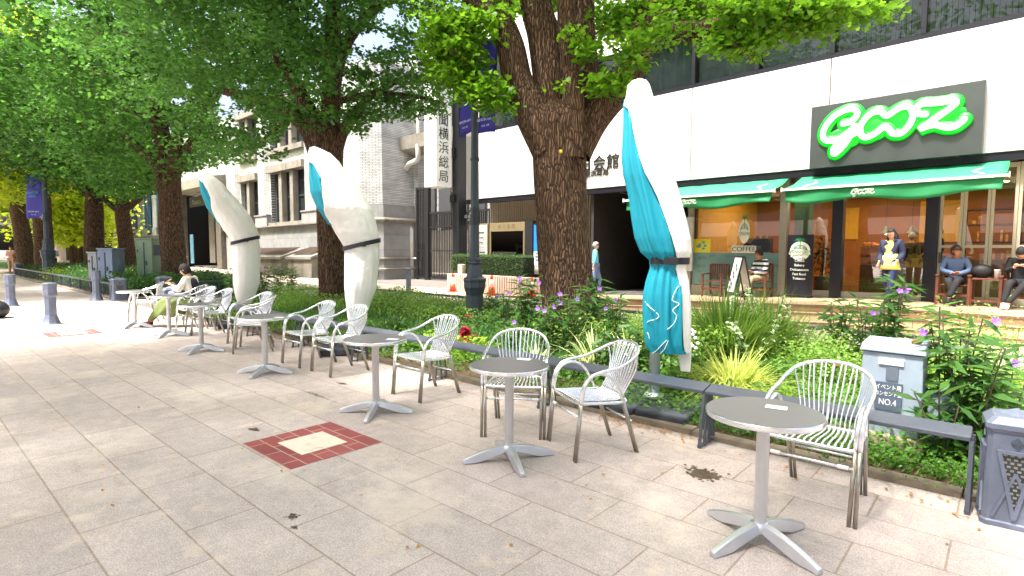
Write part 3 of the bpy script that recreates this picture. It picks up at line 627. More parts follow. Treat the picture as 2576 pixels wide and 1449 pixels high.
# boards
nbm = mat('bronze_frame', hexc(150,136,104), .4, metal=.5, var=.1)
nb = thing('notice_case', 'glazed newspaper notice case with pinned pages behind the hedge', 'notice board', FT(-15.73, 15.4, 0), FA)
k = MB(); k.box(-.98,.98,0,.25,2.32,2.66); k.box(-.98,-.9,0,.25,.5,2.32); k.box(.9,.98,0,.25,.5,2.32); k.box(-.9,.9,.2,.25,.5,2.32); k.build('case_frame', nbm, nb, bevel=.006)
MB().box(-.9,.9,.17,.198,.52,2.3).build('pin_board', mat('pin_green', hexc(112,134,118), .8), nb)
for (x0_,x1_,z0_,z1_) in ((-.6,-.2,1.75,2.2),(-.15,.3,1.9,2.25),(.35,.8,1.85,2.25),(-.6,-.05,1.0,1.6),(0,.45,1.0,1.6),(.5,.88,1.0,1.6)):
    pg = MB().box(x0_,x1_,.155,.168,z0_,z1_).build('newspaper_page', mat('newsprint', hexc(220,224,208), .8, var=.15, scale=22), nb)
    MB().box(x0_+.04,x0_+.2,.150,.154,z1_-.2,z1_-.05).build('photo', mat('photo_dark', hexc(44,42,46), .5, var=.5, scale=15), pg)
MB().box(-.9,.9,.03,.036,.5,2.32).build('glass_pane', glassmat('case_glass', (.9,.9,.9), 1, .05), nb)
text('朝 日 新 聞', .2, mat('engraved', hexc(110,94,66), .6), nb, (0,-.004,2.49))
db = thing('directory_board', 'grey tenant directory board with rows of black names', 'notice board', FT(-17.42, 15.4, 0), FA)
MB().box(-.62,.62,0,.12,.6,2.66).build('board_frame', nbm, db, bevel=.005); MB().box(-.56,.56,-.01,.0,.6,2.6).build('panel', mat('board_grey', hexc(170,172,168), .5), db)
for i, tx in enumerate(('ブラントン法律事務所','五十嵐運輸株式会社','日本ペルム株式会社','株式会社トライエンス','水澤 長井 相原法律事務所','株式会社 朝日広告社','オクカワブラインド','サン管理室')):
    text(tx, .085, inkm, db, (-.02,-.013,2.28-i*.2-(.1 if i > 4 else 0)), name='tenant_name'); MB().box(-.5,.5,-.013,-.01,2.19-i*.2-(.1 if i > 4 else 0),2.198-i*.2-(.1 if i > 4 else 0)).build('divider', inkm, db)
bs = thing('restaurant_sign', 'upright blue and white basement restaurant sign in a black frame beside the trunk', 'sign', FT(-13.35, 15.0, 0), FA)
MB().box(-1.0,-.62,0,.4,0,2.66).box(-.62,.75,.05,.4,0,2.56).build('frame', blackm, bs)
MB().box(-.58,.7,.03,.05,1.55,2.5).build('blue_panel', mat('panel_blue', hexc(24,110,214), .4, emit=hexc(24,110,214), estr=.25), bs); MB().box(-.58,.7,.03,.05,1.02,1.54).build('white_panel_lower', wpaint, bs)
text('つるや', .36, mat('pink_text', hexc(226,80,120), .5), bs, (.05,.026,2.0)); text('上州料理', .2, wpaint, bs, (.02,.026,1.68)); text('B1', .4, mat('text_blue', hexc(20,80,150), .5), bs, (-.3,.026,1.33))
MB().box(-.55,-.3,.02,.05,.72,1.0).build('small_card', wpaint, bs); MB().box(-.25,.1,.02,.05,.5,1.0).build('red_card', mat('card_red', hexc(200,40,56), .5), bs)

# traffic cones
cor = mat('cone_orange', hexc(232,62,30), .5, var=.06); cwh = mat('cone_white', hexc(236,214,206), .4)
def cone(loc, label):
    t = thing('traffic_cone', label, 'traffic cone', loc, random.uniform(0,1), 'traffic cones along the planter wall')
    MB().box(-.17,.17,-.17,.17,0,.03).build('base', cor, t, bevel=.01); MB().lathe([(.135,.03),(.095,.3)], 20).build('lower_cone', cor, t, smooth=True)
    MB().lathe([(.0955,.3),(.055,.56)], 20).build('reflective_sleeve', cwh, t, smooth=True); MB().lathe([(.0552,.56),(.034,.7),(.02,.705)], 20).build('tip', cor, t, smooth=True)
for px, py, lb in ((1139,735,'orange and white traffic cone left of the lamp post'), (1237,744,'orange and white traffic cone just right of the lamp post'), (1338,746,'orange cone half hidden by flowers at the thick trunk')):
    s_, z_ = F(px, py, 13.35); cone(FT(s_, 13.35, 0), lb)
# ================================================================ TILED HISTORIC BUILDING
def PY(px, py, Y): d = ray(px, py); t = Y/d.y; return d.x*t, CAMZ+d.z*t
tile = brickmat('glazed_white_brick', hexc(192,194,192), hexc(170,172,170), hexc(104,104,104), .24, .085, msz=.010, rot=(R(90),0,0), rough=.35, bump=.5, noise=.10, nscale=.7, bias=-.2, speck=((2.2,.12),))
tileside = brickmat('glazed_white_brick_side', hexc(196,194,184), hexc(176,174,166), hexc(120,118,112), .24, .085, msz=.008, rot=(R(90),0,R(90)), rough=.35, bump=.5, noise=.10, nscale=.7, bias=-.2)
ashlar = brickmat('ashlar_stone', hexc(150,151,150), hexc(138,139,139), hexc(120,118,114), 1.15, .78, msz=.01, rot=(R(90),0,0), rough=.8, bump=.4, noise=.12, nscale=2.5, speck=((60,.08),), stain=((hexc(96,92,84), 1.1, .56, .75, .5),))
stone = mat('weathered_stone', hexc(134,129,119), .85, var=.16, scale=3, bump=.5, bscale=60, dirt=(hexc(92,84,68), 2.2, .7, .25))
oldglass = mat('dark_old_glass', hexc(38,44,48), .3, var=.3, scale=1.5, spec=.35); sash = mat('sash_dark', hexc(64,66,68), .5)
OB = (-24.5, 16.9, 0)
hb = thing('historic_building', 'old white glazed brick building with stone base and dark entrance', 'building', OB); hb.rotation_euler = (0, -.0125, 0)
holes = [(-12.0,-7.6,3.4,6.6),(-16.6,-13.9,3.4,6.4),(-12.0,-7.6,8.1,10.7),(-16.6,-13.9,8.1,10.7),(-27.6,-19.2,0,6.3)]
for i in range(7): holes.append((-48+2.7*i, -48+2.7*i+1.55, 3.3, 7.2))
def wall_with_holes(x0, x1, z0, z1, y, th, hl):
    k = MB(); xs = sorted({x0, x1, *[h[0] for h in hl], *[h[1] for h in hl]}); zs = sorted({z0, z1, *[min(max(h[2],z0),z1) for h in hl], *[min(max(h[3],z0),z1) for h in hl]})
    for a, b in zip(xs[:-1], xs[1:]):
        c0 = None
        for c, d in zip(zs[:-1], zs[1:]):
            mx, mz = (a+b)/2, (c+d)/2; solid = not any(h[0] < mx < h[1] and h[2] < mz < h[3] for h in hl)
            if solid and c0 is None: c0 = c
            if not solid and c0 is not None: k.box(a, b, y, y+th, c0, c); c0 = None
        if c0 is not None: k.box(a, b, y, y+th, c0, z1)
    return k
wall_with_holes(-50, -.3, 3.1, 11.3, .3, .6, holes).build('wall', tile, hb)
wall_with_holes(-50, -.3, -1, 3.1, .1, .8, holes[4:5]).build('stone_base', ashlar, hb)
k = MB()
for a, b, y_, top in ((-7.4,-4.2,.05,11.25),(-13.7,-12.2,.08,11.25),(-19.0,-16.8,.08,11.25)): MB().add([(a,.3,3.9),(a+.3,y_,3.9),(b-.3,y_,3.9),(b,.3,3.9),(a,.3,top),(a+.3,y_,top),(b-.3,y_,top),(b,.3,top)], [(0,1,5,4),(1,2,6,5),(2,3,7,6),(4,5,6,7)]).build('brick_pier', tile, hb)
k.add([(-4.2,.3,3.9),(-3.6,-.35,3.9),(-.7,-.35,3.9),(0.1,.45,3.9),(0.1,3.0,3.9),(-4.2,.3,11.25),(-3.6,-.35,11.25),(-.7,-.35,11.25),(0.1,.45,11.25),(0.1,3.0,11.25)], [(0,1,6,5),(1,2,7,6),(2,3,8,7),(3,4,9,8)])
for i in range(7): MB().box(-49.2+2.7*i, -48.05+2.7*i, .1, .298, 3.9, 11.25).build('brick_pier', tile, hb)
k.build('brick_pier', tile, hb)
k = MB()
for a, b, y_ in ((-7.5,-4.15,0),(-13.8,-12.1,.0),(-19.1,-16.7,.0)): MB().box(a, b, y_, .31, 3.22, 3.88).box(a-.05,b+.05,y_-.05,.29,3.88,3.96).build('stone_pier', ashlar, hb)
for i in range(7): MB().box(-49.25+2.7*i, -48.0+2.7*i, .02, .29, 3.22, 3.88).build('stone_pier', ashlar, hb)
k.add([(-4.15,.3,0),(-3.65,-.45,0),(-.65,-.45,0),(0.2,.4,0),(0.2,3.0,0),(-4.15,.3,3.89),(-3.65,-.42,3.89),(-.65,-.42,3.89),(0.2,.42,3.89),(0.2,3.0,3.89)], [(0,1,6,5),(1,2,7,6),(2,3,8,7),(3,4,9,8),(5,6,7,8,9)])
k.build('stone_pier', ashlar, hb)
k = MB()
for seg in ((-50,-27.7),(-19.1,-4.1)):
    k.add([(seg[0],.1,3.1),(seg[1],.1,3.1),(seg[1],-.12,3.12),(seg[0],-.12,3.12),(seg[1],-.12,3.2),(seg[0],-.12,3.2),(seg[1],.3,3.26),(seg[0],.3,3.26)], [(0,1,2,3),(3,2,4,5),(5,4,6,7)])
k.tube([(-4.2,.2,3.12),(-3.7,-.5,3.12),(-.6,-.5,3.12),(.25,.4,3.12),(.25,3,3.12)], .11, 8)
k.tube([(-4.2,.2,1.1),(-3.7,-.5,1.1),(-.6,-.5,1.1),(.25,.4,1.1),(.25,3,1.1)], .05, 6); k.tube([(-3.7,-.5,.55),(-.6,-.5,.55),(.3,.4,.55),(.3,3,.55)], .06, 6)
k.build('moulding', stone, hb)
def old_window(x0, x1, z0, z1, m3=True):
    f = MB().box(x0-.15, x1+.15, .02, .4, z1, z1+.45).build('window_lintel', stone, hb, bevel=.01); MB().box(x0-.1, x1+.1, .1, .5, z0-.32, z0).build('window_sill', stone, hb, bevel=.01)
    W = (x1-x0); n = 3 if W > 3 else 2; k = MB()
    for i in range(1, n): k.box(x0+W*i/n-.2, x0+W*i/n+.2, .2, .55, z0, z1)
    k.build('mullion', stone, f)
    g = MB().box(x0, x1, .62, .66, z0, z1).build('window_pane', oldglass, f)
    k = MB()
    for i in range(n): a, b = x0+W*i/n, x0+W*(i+1)/n; k.box(a,a+.25,.56,.61,z0,z1); k.box(b-.25,b,.56,.61,z0,z1); k.box(a+.25,b-.25,.56,.61,(z0+z1)/2-.04,(z0+z1)/2+.04); k.box(a+.25,b-.25,.56,.61,z1-.7,z1-.64); k.box(a+.25,b-.25,.56,.61,z0,z0+.08)
    k.build('sash', sash, f)
for h in holes[:4]: old_window(*h)
lb = mat('pale_blue_blind', hexc(150,186,206), .7, var=.1); teal_ban = mat('banner_teal', hexc(26,66,92), .7, var=.1)
for i in range(7):
    a = -48+2.7*i; f = MB().box(a, a+1.55, .5, .55, 3.3, 7.2).build('gallery_window', lb, hb)
for i, px in enumerate((334, 368, 401, 305)):
    X, z = PY(px, 505, 16.9); lx = X+24.5; t = thing('gallery_banner', ('dark blue gallery banner hanging behind the green cabinet, left one', 'dark blue gallery banner with pale vertical lettering, fully visible between two trunks', 'dark blue gallery banner partly behind the big leaning trunk', 'dark blue gallery banner left of the slim trunk')[i], 'banner', (X, 16.95, 0), 0, 'gallery banners on the old building')
    MB().box(-.95,.95,0,.03,3.0,6.9).build('cloth', teal_ban, t); tx = text('\n'.join('GALERIE PARIS'), .31, mat('banner_text', hexc(150,176,186), .6), t, (0,-.01,4.9), name='lettering', line=.8)
    MB().ball((0,-.01,6.7),(.14,.01,.14),8,6).ball((0,-.01,3.15),(.14,.01,.14),8,6).build('red_mark', mat('banner_red', hexc(190,40,50), .6), t)
# entrance
dk = mat('entrance_dark', hexc(50,46,44), .5, var=.25, scale=3); dst = mat('dark_stone', hexc(92,86,80), .6, var=.25, scale=4, dirt=(hexc(50,46,42), 1.5, .6, .5))
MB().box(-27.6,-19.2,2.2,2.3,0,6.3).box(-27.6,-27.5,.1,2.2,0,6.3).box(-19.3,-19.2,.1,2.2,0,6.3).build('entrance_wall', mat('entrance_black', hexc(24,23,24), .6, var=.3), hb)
for bx_ in ((-27.9,-26.7,-.25,.1,.0,6.3),(-19.9,-19.0,-.25,.1,0,6.3),(-23.3,-22.2,.5,1.0,.7,6.3)): MB().box(*bx_).build('door_jamb', dst, hb, bevel=.02)
MB().add([(-28.6,-1.3,6.3),(-18.6,-1.3,6.3),(-18.6,.1,6.3),(-28.6,.1,6.3),(-28.6,-1.3,6.95),(-18.6,-1.3,6.95),(-18.6,.1,7.2),(-28.6,.1,7.2)], [(0,3,2,1),(4,5,6,7),(0,1,5,4),(1,2,6,5),(2,3,7,6),(3,0,4,7)]).build('entrance_canopy', stone, hb)
k = MB()
for i in range(5): k.box(-27.4+.1*i,-19.4-.1*i,-.9+.35*i,2.2,.15*i-.3,.15*(i+1)-.3-.002)
k.build('entrance_steps', dst, hb)
nm = MB().box(-25.8,-22.6,.0,.05,5.2,6.0).build('name_board', dk, hb); text('Kanto', .55, mat('pale_metal', hexc(150,150,144), .4, metal=.5), nm, (-24.2,-.02,5.55), extrude=.01, sx=1.3)
ps = MB().box(-25.7,-25.0,-.1,-.05,.65,3.0).build('standing_banner', mat('pale_cyan', hexc(70,110,130), .6, var=.25, scale=2), hb)
# cellar hatches
for a, b in ((-14.0,-7.4),(-6.6,-3.9),(-33.5,-29.5),(-38.5,-34.5)):
    h_ = MB().add([(a,-1.4,-.1),(b,-1.4,-.1),(b,.09,-.1),(a,.09,-.1),(a,-1.4,1.05),(b,-1.4,1.05),(b,.09,1.55),(a,.09,1.55)], [(0,3,2,1),(4,5,6,7),(0,1,5,4),(1,2,6,5),(2,3,7,6),(3,0,4,7)]).build('cellar_hatch', mat('hatch_concrete', hexc(126,120,108), .9, var=.2, scale=2, dirt=(hexc(70,66,58), 1.6, .8, .3)), hb, bevel=.02)
    MB().add([(a-.08,-1.5,1.06),(b+.08,-1.5,1.06),(b+.08,.08,1.6),(a-.08,.08,1.6),(a-.08,-1.5,1.2),(b+.08,-1.5,1.2),(b+.08,.08,1.72),(a-.08,.08,1.72)], [(0,3,2,1),(4,5,6,7),(0,1,5,4),(1,2,6,5),(2,3,7,6),(3,0,4,7)]).build('hatch_rim', stone, h_)
    k = MB(); n = 12
    for i in range(n): yy = -1.25+i*.1; k.box(a+.25,b-.25,yy,yy+.07,1.28+(yy+1.5)*.33,1.31+(yy+1.5)*.33+.02)
    k.build('slats', mat('hatch_brown', hexc(96,80,72), .7), h_)
# back wing, canopy, pipes
wing = thing('rear_wing', 'white brick rear wing with rust stained concrete canopy beside the black gate', 'building', (0, 19.4, 0))
x0_, _ = PY(960, 400, 19.4); x1_, _ = PY(1052, 400, 19.4); xr = PY(1235, 400, 19.4)[0]
MB().box(x0_, x1_, 0, .5, 1.9, 12).build('wall', tile, wing); MB().box(x0_, x1_, -.02, .5, 0, 1.9).build('lower_wall', mat('grey_render', hexc(128,122,112), .9, var=.2, scale=2, dirt=(hexc(80,74,64), 1.5, .7, .4)), wing)
xw = x1_*1.36
MB().box(xw, xr, 6, 6.4, 0, 14).build('rear_wall', tile, wing)
k = MB(); k.box(xw,xr,5.9,5.99,7.0,7.4); k.box(xw,xr,5.9,5.99,.0,2.9); k.build('concrete_band', stone, wing)
for i in range(8):
    a = xw+.4+i*1.6; f = MB().box(a,a+1.2,5.8,5.95,8.3,11.5).build('window', oldglass, wing); MB().box(a+.05,a+1.15,5.76,5.79,9.8,11.45).build('blind', mat('cream_blind', hexc(190,182,150), .7), f)
    MB().box(a,a+1.2,5.8,5.95,3.1,6.6).build('lower_window', sash, wing)
cz = PY(1020, 345, 18.6)[1]; ca = PY(985, 380, 18.6)[0]; cb = PY(1200, 380, 18.6)[0]
MB().add([(ca,-.9,cz-.65),(cb,-.9,cz-.65),(cb,.0,cz-.9),(ca,.0,cz-.9),(ca,-1.0,cz),(cb,-1.0,cz),(cb,.0,cz),(ca,.0,cz)], [(0,3,2,1),(4,5,6,7),(0,1,5,4),(1,2,6,5),(2,3,7,6),(3,0,4,7)]).build('concrete_canopy', stone, wing)
MB().add([(cb-2.6,-.7,cz-.66),(cb-2.2,-.7,cz-.66),(cb-2.2,-.7,cz-2.6),(cb-2.6,-.7,cz-2.3),(cb-2.6,0,cz-.66),(cb-2.2,0,cz-.66),(cb-2.2,0,cz-3.2),(cb-2.6,0,cz-3.0)], [(0,3,2,1),(4,5,6,7),(0,1,5,4),(1,2,6,5),(2,3,7,6),(3,0,4,7)]).build('bracket', stone, wing)
wpipe = mat('white_pipe', hexc(206,206,200), .45, var=.08, scale=3)
def pxp(px, py, Y): X, z = PY(px, py, Y); return (X, Y-19.4, z)
k = MB(); k.tube([pxp(1002,425,19.2),pxp(1002,552,19.2)], .11, 10); k.tube([pxp(1002,555,19.2),pxp(1012,560,19.2),pxp(1032,570,19.1),pxp(1035,580,19.1),pxp(1036,699,19.1)], .11, 10)
k.tube([pxp(1052,345,18.6),pxp(1052,398,18.6),pxp(1046,405,18.7),pxp(1030,412,18.8),pxp(1004,448,19.1)], .13, 10); k.tube([pxp(1052,250,19.1),pxp(1052,345,18.6)], .09, 8); k.tube([pxp(1012,700,19.0),pxp(1012,664,19.0),pxp(1026,662,19.0),pxp(1030,650,19.0),pxp(1052,650,19.0),pxp(1056,664,19.0),pxp(1058,690,19.0)], .05, 8)
k.build('downpipe', wpipe, wing, smooth=True); a_ = pxp(1000,388,19.2); MB().box(a_[0]-.35,a_[0]+.35,a_[1]-.3,a_[1]+.2,a_[2]-1.2,a_[2]-.5).build('pipe_hopper', wpipe, wing, bevel=.03)
k = MB()
for px in (982, 988, 993): k.tube([pxp(px,440,18.9),pxp(px+5,704,18.9)], .07, 8)
k.build('black_pipe', blackm, wing)
a_ = pxp(1013,610,19.35); ns = MB().box(a_[0]-.3,a_[0]+.3,-.06,-.03,a_[2]-.52,a_[2]+.52).build('no_smoking_sign', wpaint, wing); MB().tube([(a_[0]+.17*math.cos(t*.524),-.075,a_[2]+.17*math.sin(t*.524)) for t in range(12)], .025, 6, closed=True).bar((a_[0]-.12,-.08,a_[2]+.12),(a_[0]+.12,-.08,a_[2]-.12),.03,.02).build('prohibition_mark', mat('sign_red', hexc(200,50,50), .5), ns)
# gate
gate = thing('metal_gate', 'tall black barred metal gate between the two buildings', 'gate', (0, 18.9, 0))
gx0 = PY(1050,600,18.9)[0]; gx1 = PY(1230,600,18.9)[0]; gh = PY(1075,470,18.9)[1]; gh2 = PY(1130,475,18.9)[1]
k = MB(); k.box(gx0-.05,gx0+.08,-.06,.06,0,gh); k.box(gx0+.7,gx0+1.0,-.1,.1,0,gh); k.box(gx0,gx0+.9,-.05,.05,gh-.12,gh); k.box(gx0+1,gx1,-.04,.04,gh2-1.2,gh2-1.1); k.box(gx0,gx1,-.04,.04,.08,.16); k.box(gx0,gx1,-.03,.03,1.5,1.55); k.box(gx0,gx1,-.03,.03,2.7,2.75); k.box(gx0+3.1,gx0+3.5,-.12,.12,0,gh); k.build('gate_frame', blackm, gate)
k = MB(); x = gx0+.12
while x < gx1: k.box(x,x+.045,-.025,.025,.161,(gh-.12) if x < gx0+.7 else gh2-1.2); x += .125
k.build('bars', mat('black_iron', hexc(26,26,28), .5), gate)
# vertical projecting sign
Dn = 13.9; s1 = F(1067,400,Dn)[0]; s2 = F(1097,400,Dn)[0]; Df = Dn
while F(1134,400,Df)[0] > s2 and Df < 18: Df += .02
if Df >= 18 or Df < Dn+.2: Df = Dn+1.6
zt, zb = F(1097,230,Dn)[1], F(1097,468,Dn)[1]
vs = thing('vertical_sign', 'tall white projecting sign with large black characters', 'sign', FT(s2, Dn, zb), FA); H_ = zt-zb+2.5
MB().box(s1-s2, 0, 0, Df-Dn, 0, H_).build('sign_box', mat('signbox_white', hexc(216,220,216), .4, var=.04, scale=2, dirt=(hexc(150,156,150), 1.2, .25, .5)), vs, bevel=.015)
k = MB(); 
for q in (.25,.5,.75): k.box((s1-s2)*q-.02,(s1-s2)*q+.02,-.03,0,.05,H_-.05)
k.box(.0,.03,-.02,.05,0,H_); k.box(0,.03,Df-Dn-.05,Df-Dn+.02,0,H_); k.build('edge_trim', wmetal, vs)
W_ = Df-Dn; ch = '聞横浜総局'; cz_ = [F(1112, y, (Dn+Df)/2)[1]-zb for y in (298, 333, 368, 404, 440)]
for c_, z_ in zip(ch, cz_): text(c_, abs(cz_[0]-cz_[1])*.95, inkm, vs, (.012, W_/2, z_-.1), rot=(R(90),0,R(90)), name='character', extrude=.004, sx=min(1, W_*.8/(abs(cz_[0]-cz_[1])*.95)))
ps_ = F(1151,500,Df+.2)[0]; k = MB(); k.box(ps_-s2-.2,ps_-s2+.2,W_+.1,W_+.5,-zb,H_); k.box(-.1,ps_-s2,W_+.01,W_+.3,1.2,1.6).box(-.1,ps_-s2,W_+.01,W_+.3,-.6,-.3); k.build('support_post', mat('post_black', hexc(30,32,38), .4, metal=.3), vs)
# distant buildings at the left end of the street
def PF(px, py, dist): return B(px, py, dist)
fbm = mat('far_facade', hexc(150,138,124), .8, var=.12, scale=.6); fdark = mat('far_dark', hexc(52,46,46), .7, var=.3, scale=.7); fw = mat('far_white', hexc(226,226,226), .6, var=.04)
fb_ = thing('far_building', 'distant glass canopied building at the left end of the street', 'building', (-74, 22, 0))
fb_.rotation_euler = (0, 0, R(35))
MB().box(-14,22,0,10,-1.5,9).build('facade', fdark, fb_); MB().box(-15,6,-5,.3,5.3,5.8).box(-26,-16,-5,.3,4.3,4.8).build('canopy', mat('canopy_grey', hexc(120,124,130), .4, metal=.3), fb_)
k = MB()
for x in (-14,-9.5,-5,-1,3,7,11): k.box(x,x+1.6,-.4,-.01,-1.5,9)
k.build('pillar', fbm, fb_); MB().box(4.8,6.8,-.7,-.42,-.5,4.6).build('poster', mat('poster_sky', hexc(120,170,214), .5, var=.2), fb_); MB().box(1.4,4.2,-.7,-.42,-.5,6).build('poster', mat('poster_taupe', hexc(120,104,108), .5, var=.2), fb_); MB().box(7.4,9,-.7,-.42,-.5,4.2).build('poster', mat('poster_maroon', hexc(110,36,56), .5, var=.2), fb_)
fb3 = thing('white_van_line', 'low white barrier wall seen past the far planter', 'barrier', (-52, 14.5, 0)); fb3.name = 'white_barrier'
MB().box(-12,7,0,.3,0,.95).build('barrier_wall', fw, fb3); 
k = MB(); k.box(-12,7,-.1,.4,.951,1.0); k.build('coping', fbm, fb3)
tw = thing('tower_block', 'pale tall office block rising behind the old building', 'building', (-52, 60, 0))
MB().box(-12,12,0,18,0,34).build('wall', mat('tower_white', hexc(214,214,210), .6, var=.03), tw)
for j in range(9): MB().box(-11.5,11.5,-.05,0,3+j*3.4,4.5+j*3.4).build('window', mat('tower_glass', hexc(130,140,146), .2), tw)
opp = thing('opposite_building', 'pale building across the street behind the camera, seen only in reflections', 'building', (-10, -42, 0))
MB().box(-60,60,-10,0,0,13).build('wall', mat('opp_wall', hexc(190,176,168), .8, var=.05), opp)
for j in range(3): MB().box(-58,58,.0,.05,1.5+j*4,3.6+j*4).build('window', mat('opp_glass', hexc(60,70,80), .2), opp)

# ================================================================ STREET FURNITURE
slate = mat('slate_iron', hexc(100,108,126), .45, metal=.25, var=.14, scale=5, bump=.1, bscale=40, dirt=(hexc(136,146,166), 3.5, .6, 1))
slate_d = mat('slate_iron_dark', hexc(66,74,86), .5, metal=.3, var=.1)
def lamp_post(loc, label, banners, sc=1.0, rot=R(22.5)):
    t = thing('lamp_post', label, 'street lamp', loc, 0, 'slate street lamps with blue banners')
    MB().lathe([(.21,0),(.21,.12),(.18,.16),(.17,.75),(.2,.86),(.215,.9),(.215,1.0),(.225,1.02),(.225,1.06),(.17,1.09)], 8, ph=rot).build('base', slate_d, t, bevel=.006)
    MB().lathe([(.165,1.09),(.115,1.33)], 8, ph=rot).lathe([(.125,1.33),(.135,1.35),(.125,1.38),(.13,1.42),(.1,1.45)], 12).build('collar', slate_d, t)
    MB().lathe([(.092,1.45),(.075,3.2),(.06,7.2)], 8, ph=rot).lathe([(.08,3.22),(.09,3.24),(.08,3.28)], 12).build('pole', slate_d, t)
    MB().tube([(0,0,7.1),(0,0,7.5),(.1,-.3,7.9),(.2,-.9,8.0)], .04, 8).lathe([(.05,0),(.22,.05),(.18,.2),(.03,.28)], 14, (.2,-1,7.85)).build('lantern', slate_d, t, smooth=True)
    for (dx, dy, zb, zt, lb) in banners:
        b = MB(); n = 8; V = []
        for i in range(n+1):
            for j in range(n+1):
                q = i/n; zz = zb+(zt-zb)*j/n; V.append((dx*(.16+q*.84), dy*(.16+q*.84)+.03*math.sin(q*4+j*.5), zz-.05*q*q*(1 if j == 0 else .3)))
        b.add(V, [(i*(n+1)+j,(i+1)*(n+1)+j,(i+1)*(n+1)+j+1,i*(n+1)+j+1) for i in range(n) for j in range(n)])
        o = b.build('banner', mat('banner_blue', hexc(34,30,140), .6, var=.08), t, smooth=True); o.modifiers.new('s','SOLIDIFY').thickness = .006; o['label'] = lb
        rz = math.atan2(dy, dx); 
        if math.cos(rz) < 0: rz += math.pi
        tx = text('NIHON odori', .075, mat('banner_pale', hexc(190,200,230), .6), o, (dx*.58, dy*.58-.045, zb+.2), (R(90),0,rz)); tx.name = 'banner_lettering'
        tx = text('中 区  大通', .04, mat('banner_pale', hexc(190,200,230), .6), o, (dx*.58, dy*.58-.045, zb+.09), (R(90),0,rz)); tx.name = 'banner_lettering'
        tx = text('NIHON\nodori', .15, mat('banner_cyan', hexc(90,150,210), .6), o, (dx*.6, dy*.6-.045, zb+.78), (R(90),0,rz), line=.7); tx.name = 'banner_lettering'
        MB().tube([(0,0,zt-.02),(dx,dy,zt-.02)], .012, 6).build('banner_arm', slate_d, o)
    pt = MB().lathe([(.0935,0),(.0925,.32)], 8, (0,0,2.05), ph=rot).build('number_plate', mat('plate_black', hexc(38,44,54), .5), t)
    text('中\n日本大通\nA-10', .06, wpaint, t, (-.02,-.088,2.2), rot=(R(90),0,R(35)), name='plate_lettering', line=.95)
    return t
LP = G(1194, 800, .0)*.80; LP.z = 0
lamp_post(LP, 'dark slate lamp post with two blue banners left of the thick trunk', [(.55,-.02,3.72,5.3,'blue banner right of the pole'),(-.50,.12,3.78,5.4,'blue banner left of the pole')])
flp = lamp_post((-33.6,5.15,0), 'far lamp post with a blue banner at the left', [(-.62,-.4,2.2,3.7,'blue banner'),]); flp.scale = (1.35,1.35,1.35)
# bollards
def bollard(loc, label, h=.86, w=.12):
    t = thing('bollard', label, 'bollard', loc, random.uniform(-.1,.1)+R(22.5), 'slate iron bollards'); s = w/.12
    MB().lathe([(.17*s,0),(.17*s,.02),(.16*s,.03),(.105*s,.2),(.105*s,.56*h/.86),(.125*s,.6*h/.86),(.125*s,h-.05),(.13*s,h-.045),(.13*s,h-.01),(.10*s,h)], 8).build('post', slate, t, bevel=.004)
    o = MB().lathe([(.02*s,0),(.02*s,.004)], 4, (0,0,0)).build('diamond_mark', slate_d, t); o.location = (0,-.118*s,h-.13); o.rotation_euler = (R(90),0,0)
    MB().lathe([(.2*s,-.002),(.2*s,.008)], 16).build('footing', kerbm, t)
bollard(G(129,815), 'slate bollard nearest the camera, left of the tables'); bollard(G(28,770), 'slate bollard furthest left in the picture')
bollard((-20.55,4.25,0), 'slate bollard standing at the corner rail of the far planter', .9); bollard(G(1028,735)*.93, 'slim dark bollard on the sidewalk behind the white parasol', .95, .1)
mesh_m = brickmat('diamond_mesh', hexc(130,130,120), hexc(116,116,108), hexc(40,46,52), .022, .022, msz=.005, off=.5, rot=(R(90),R(45),0), rough=.5)
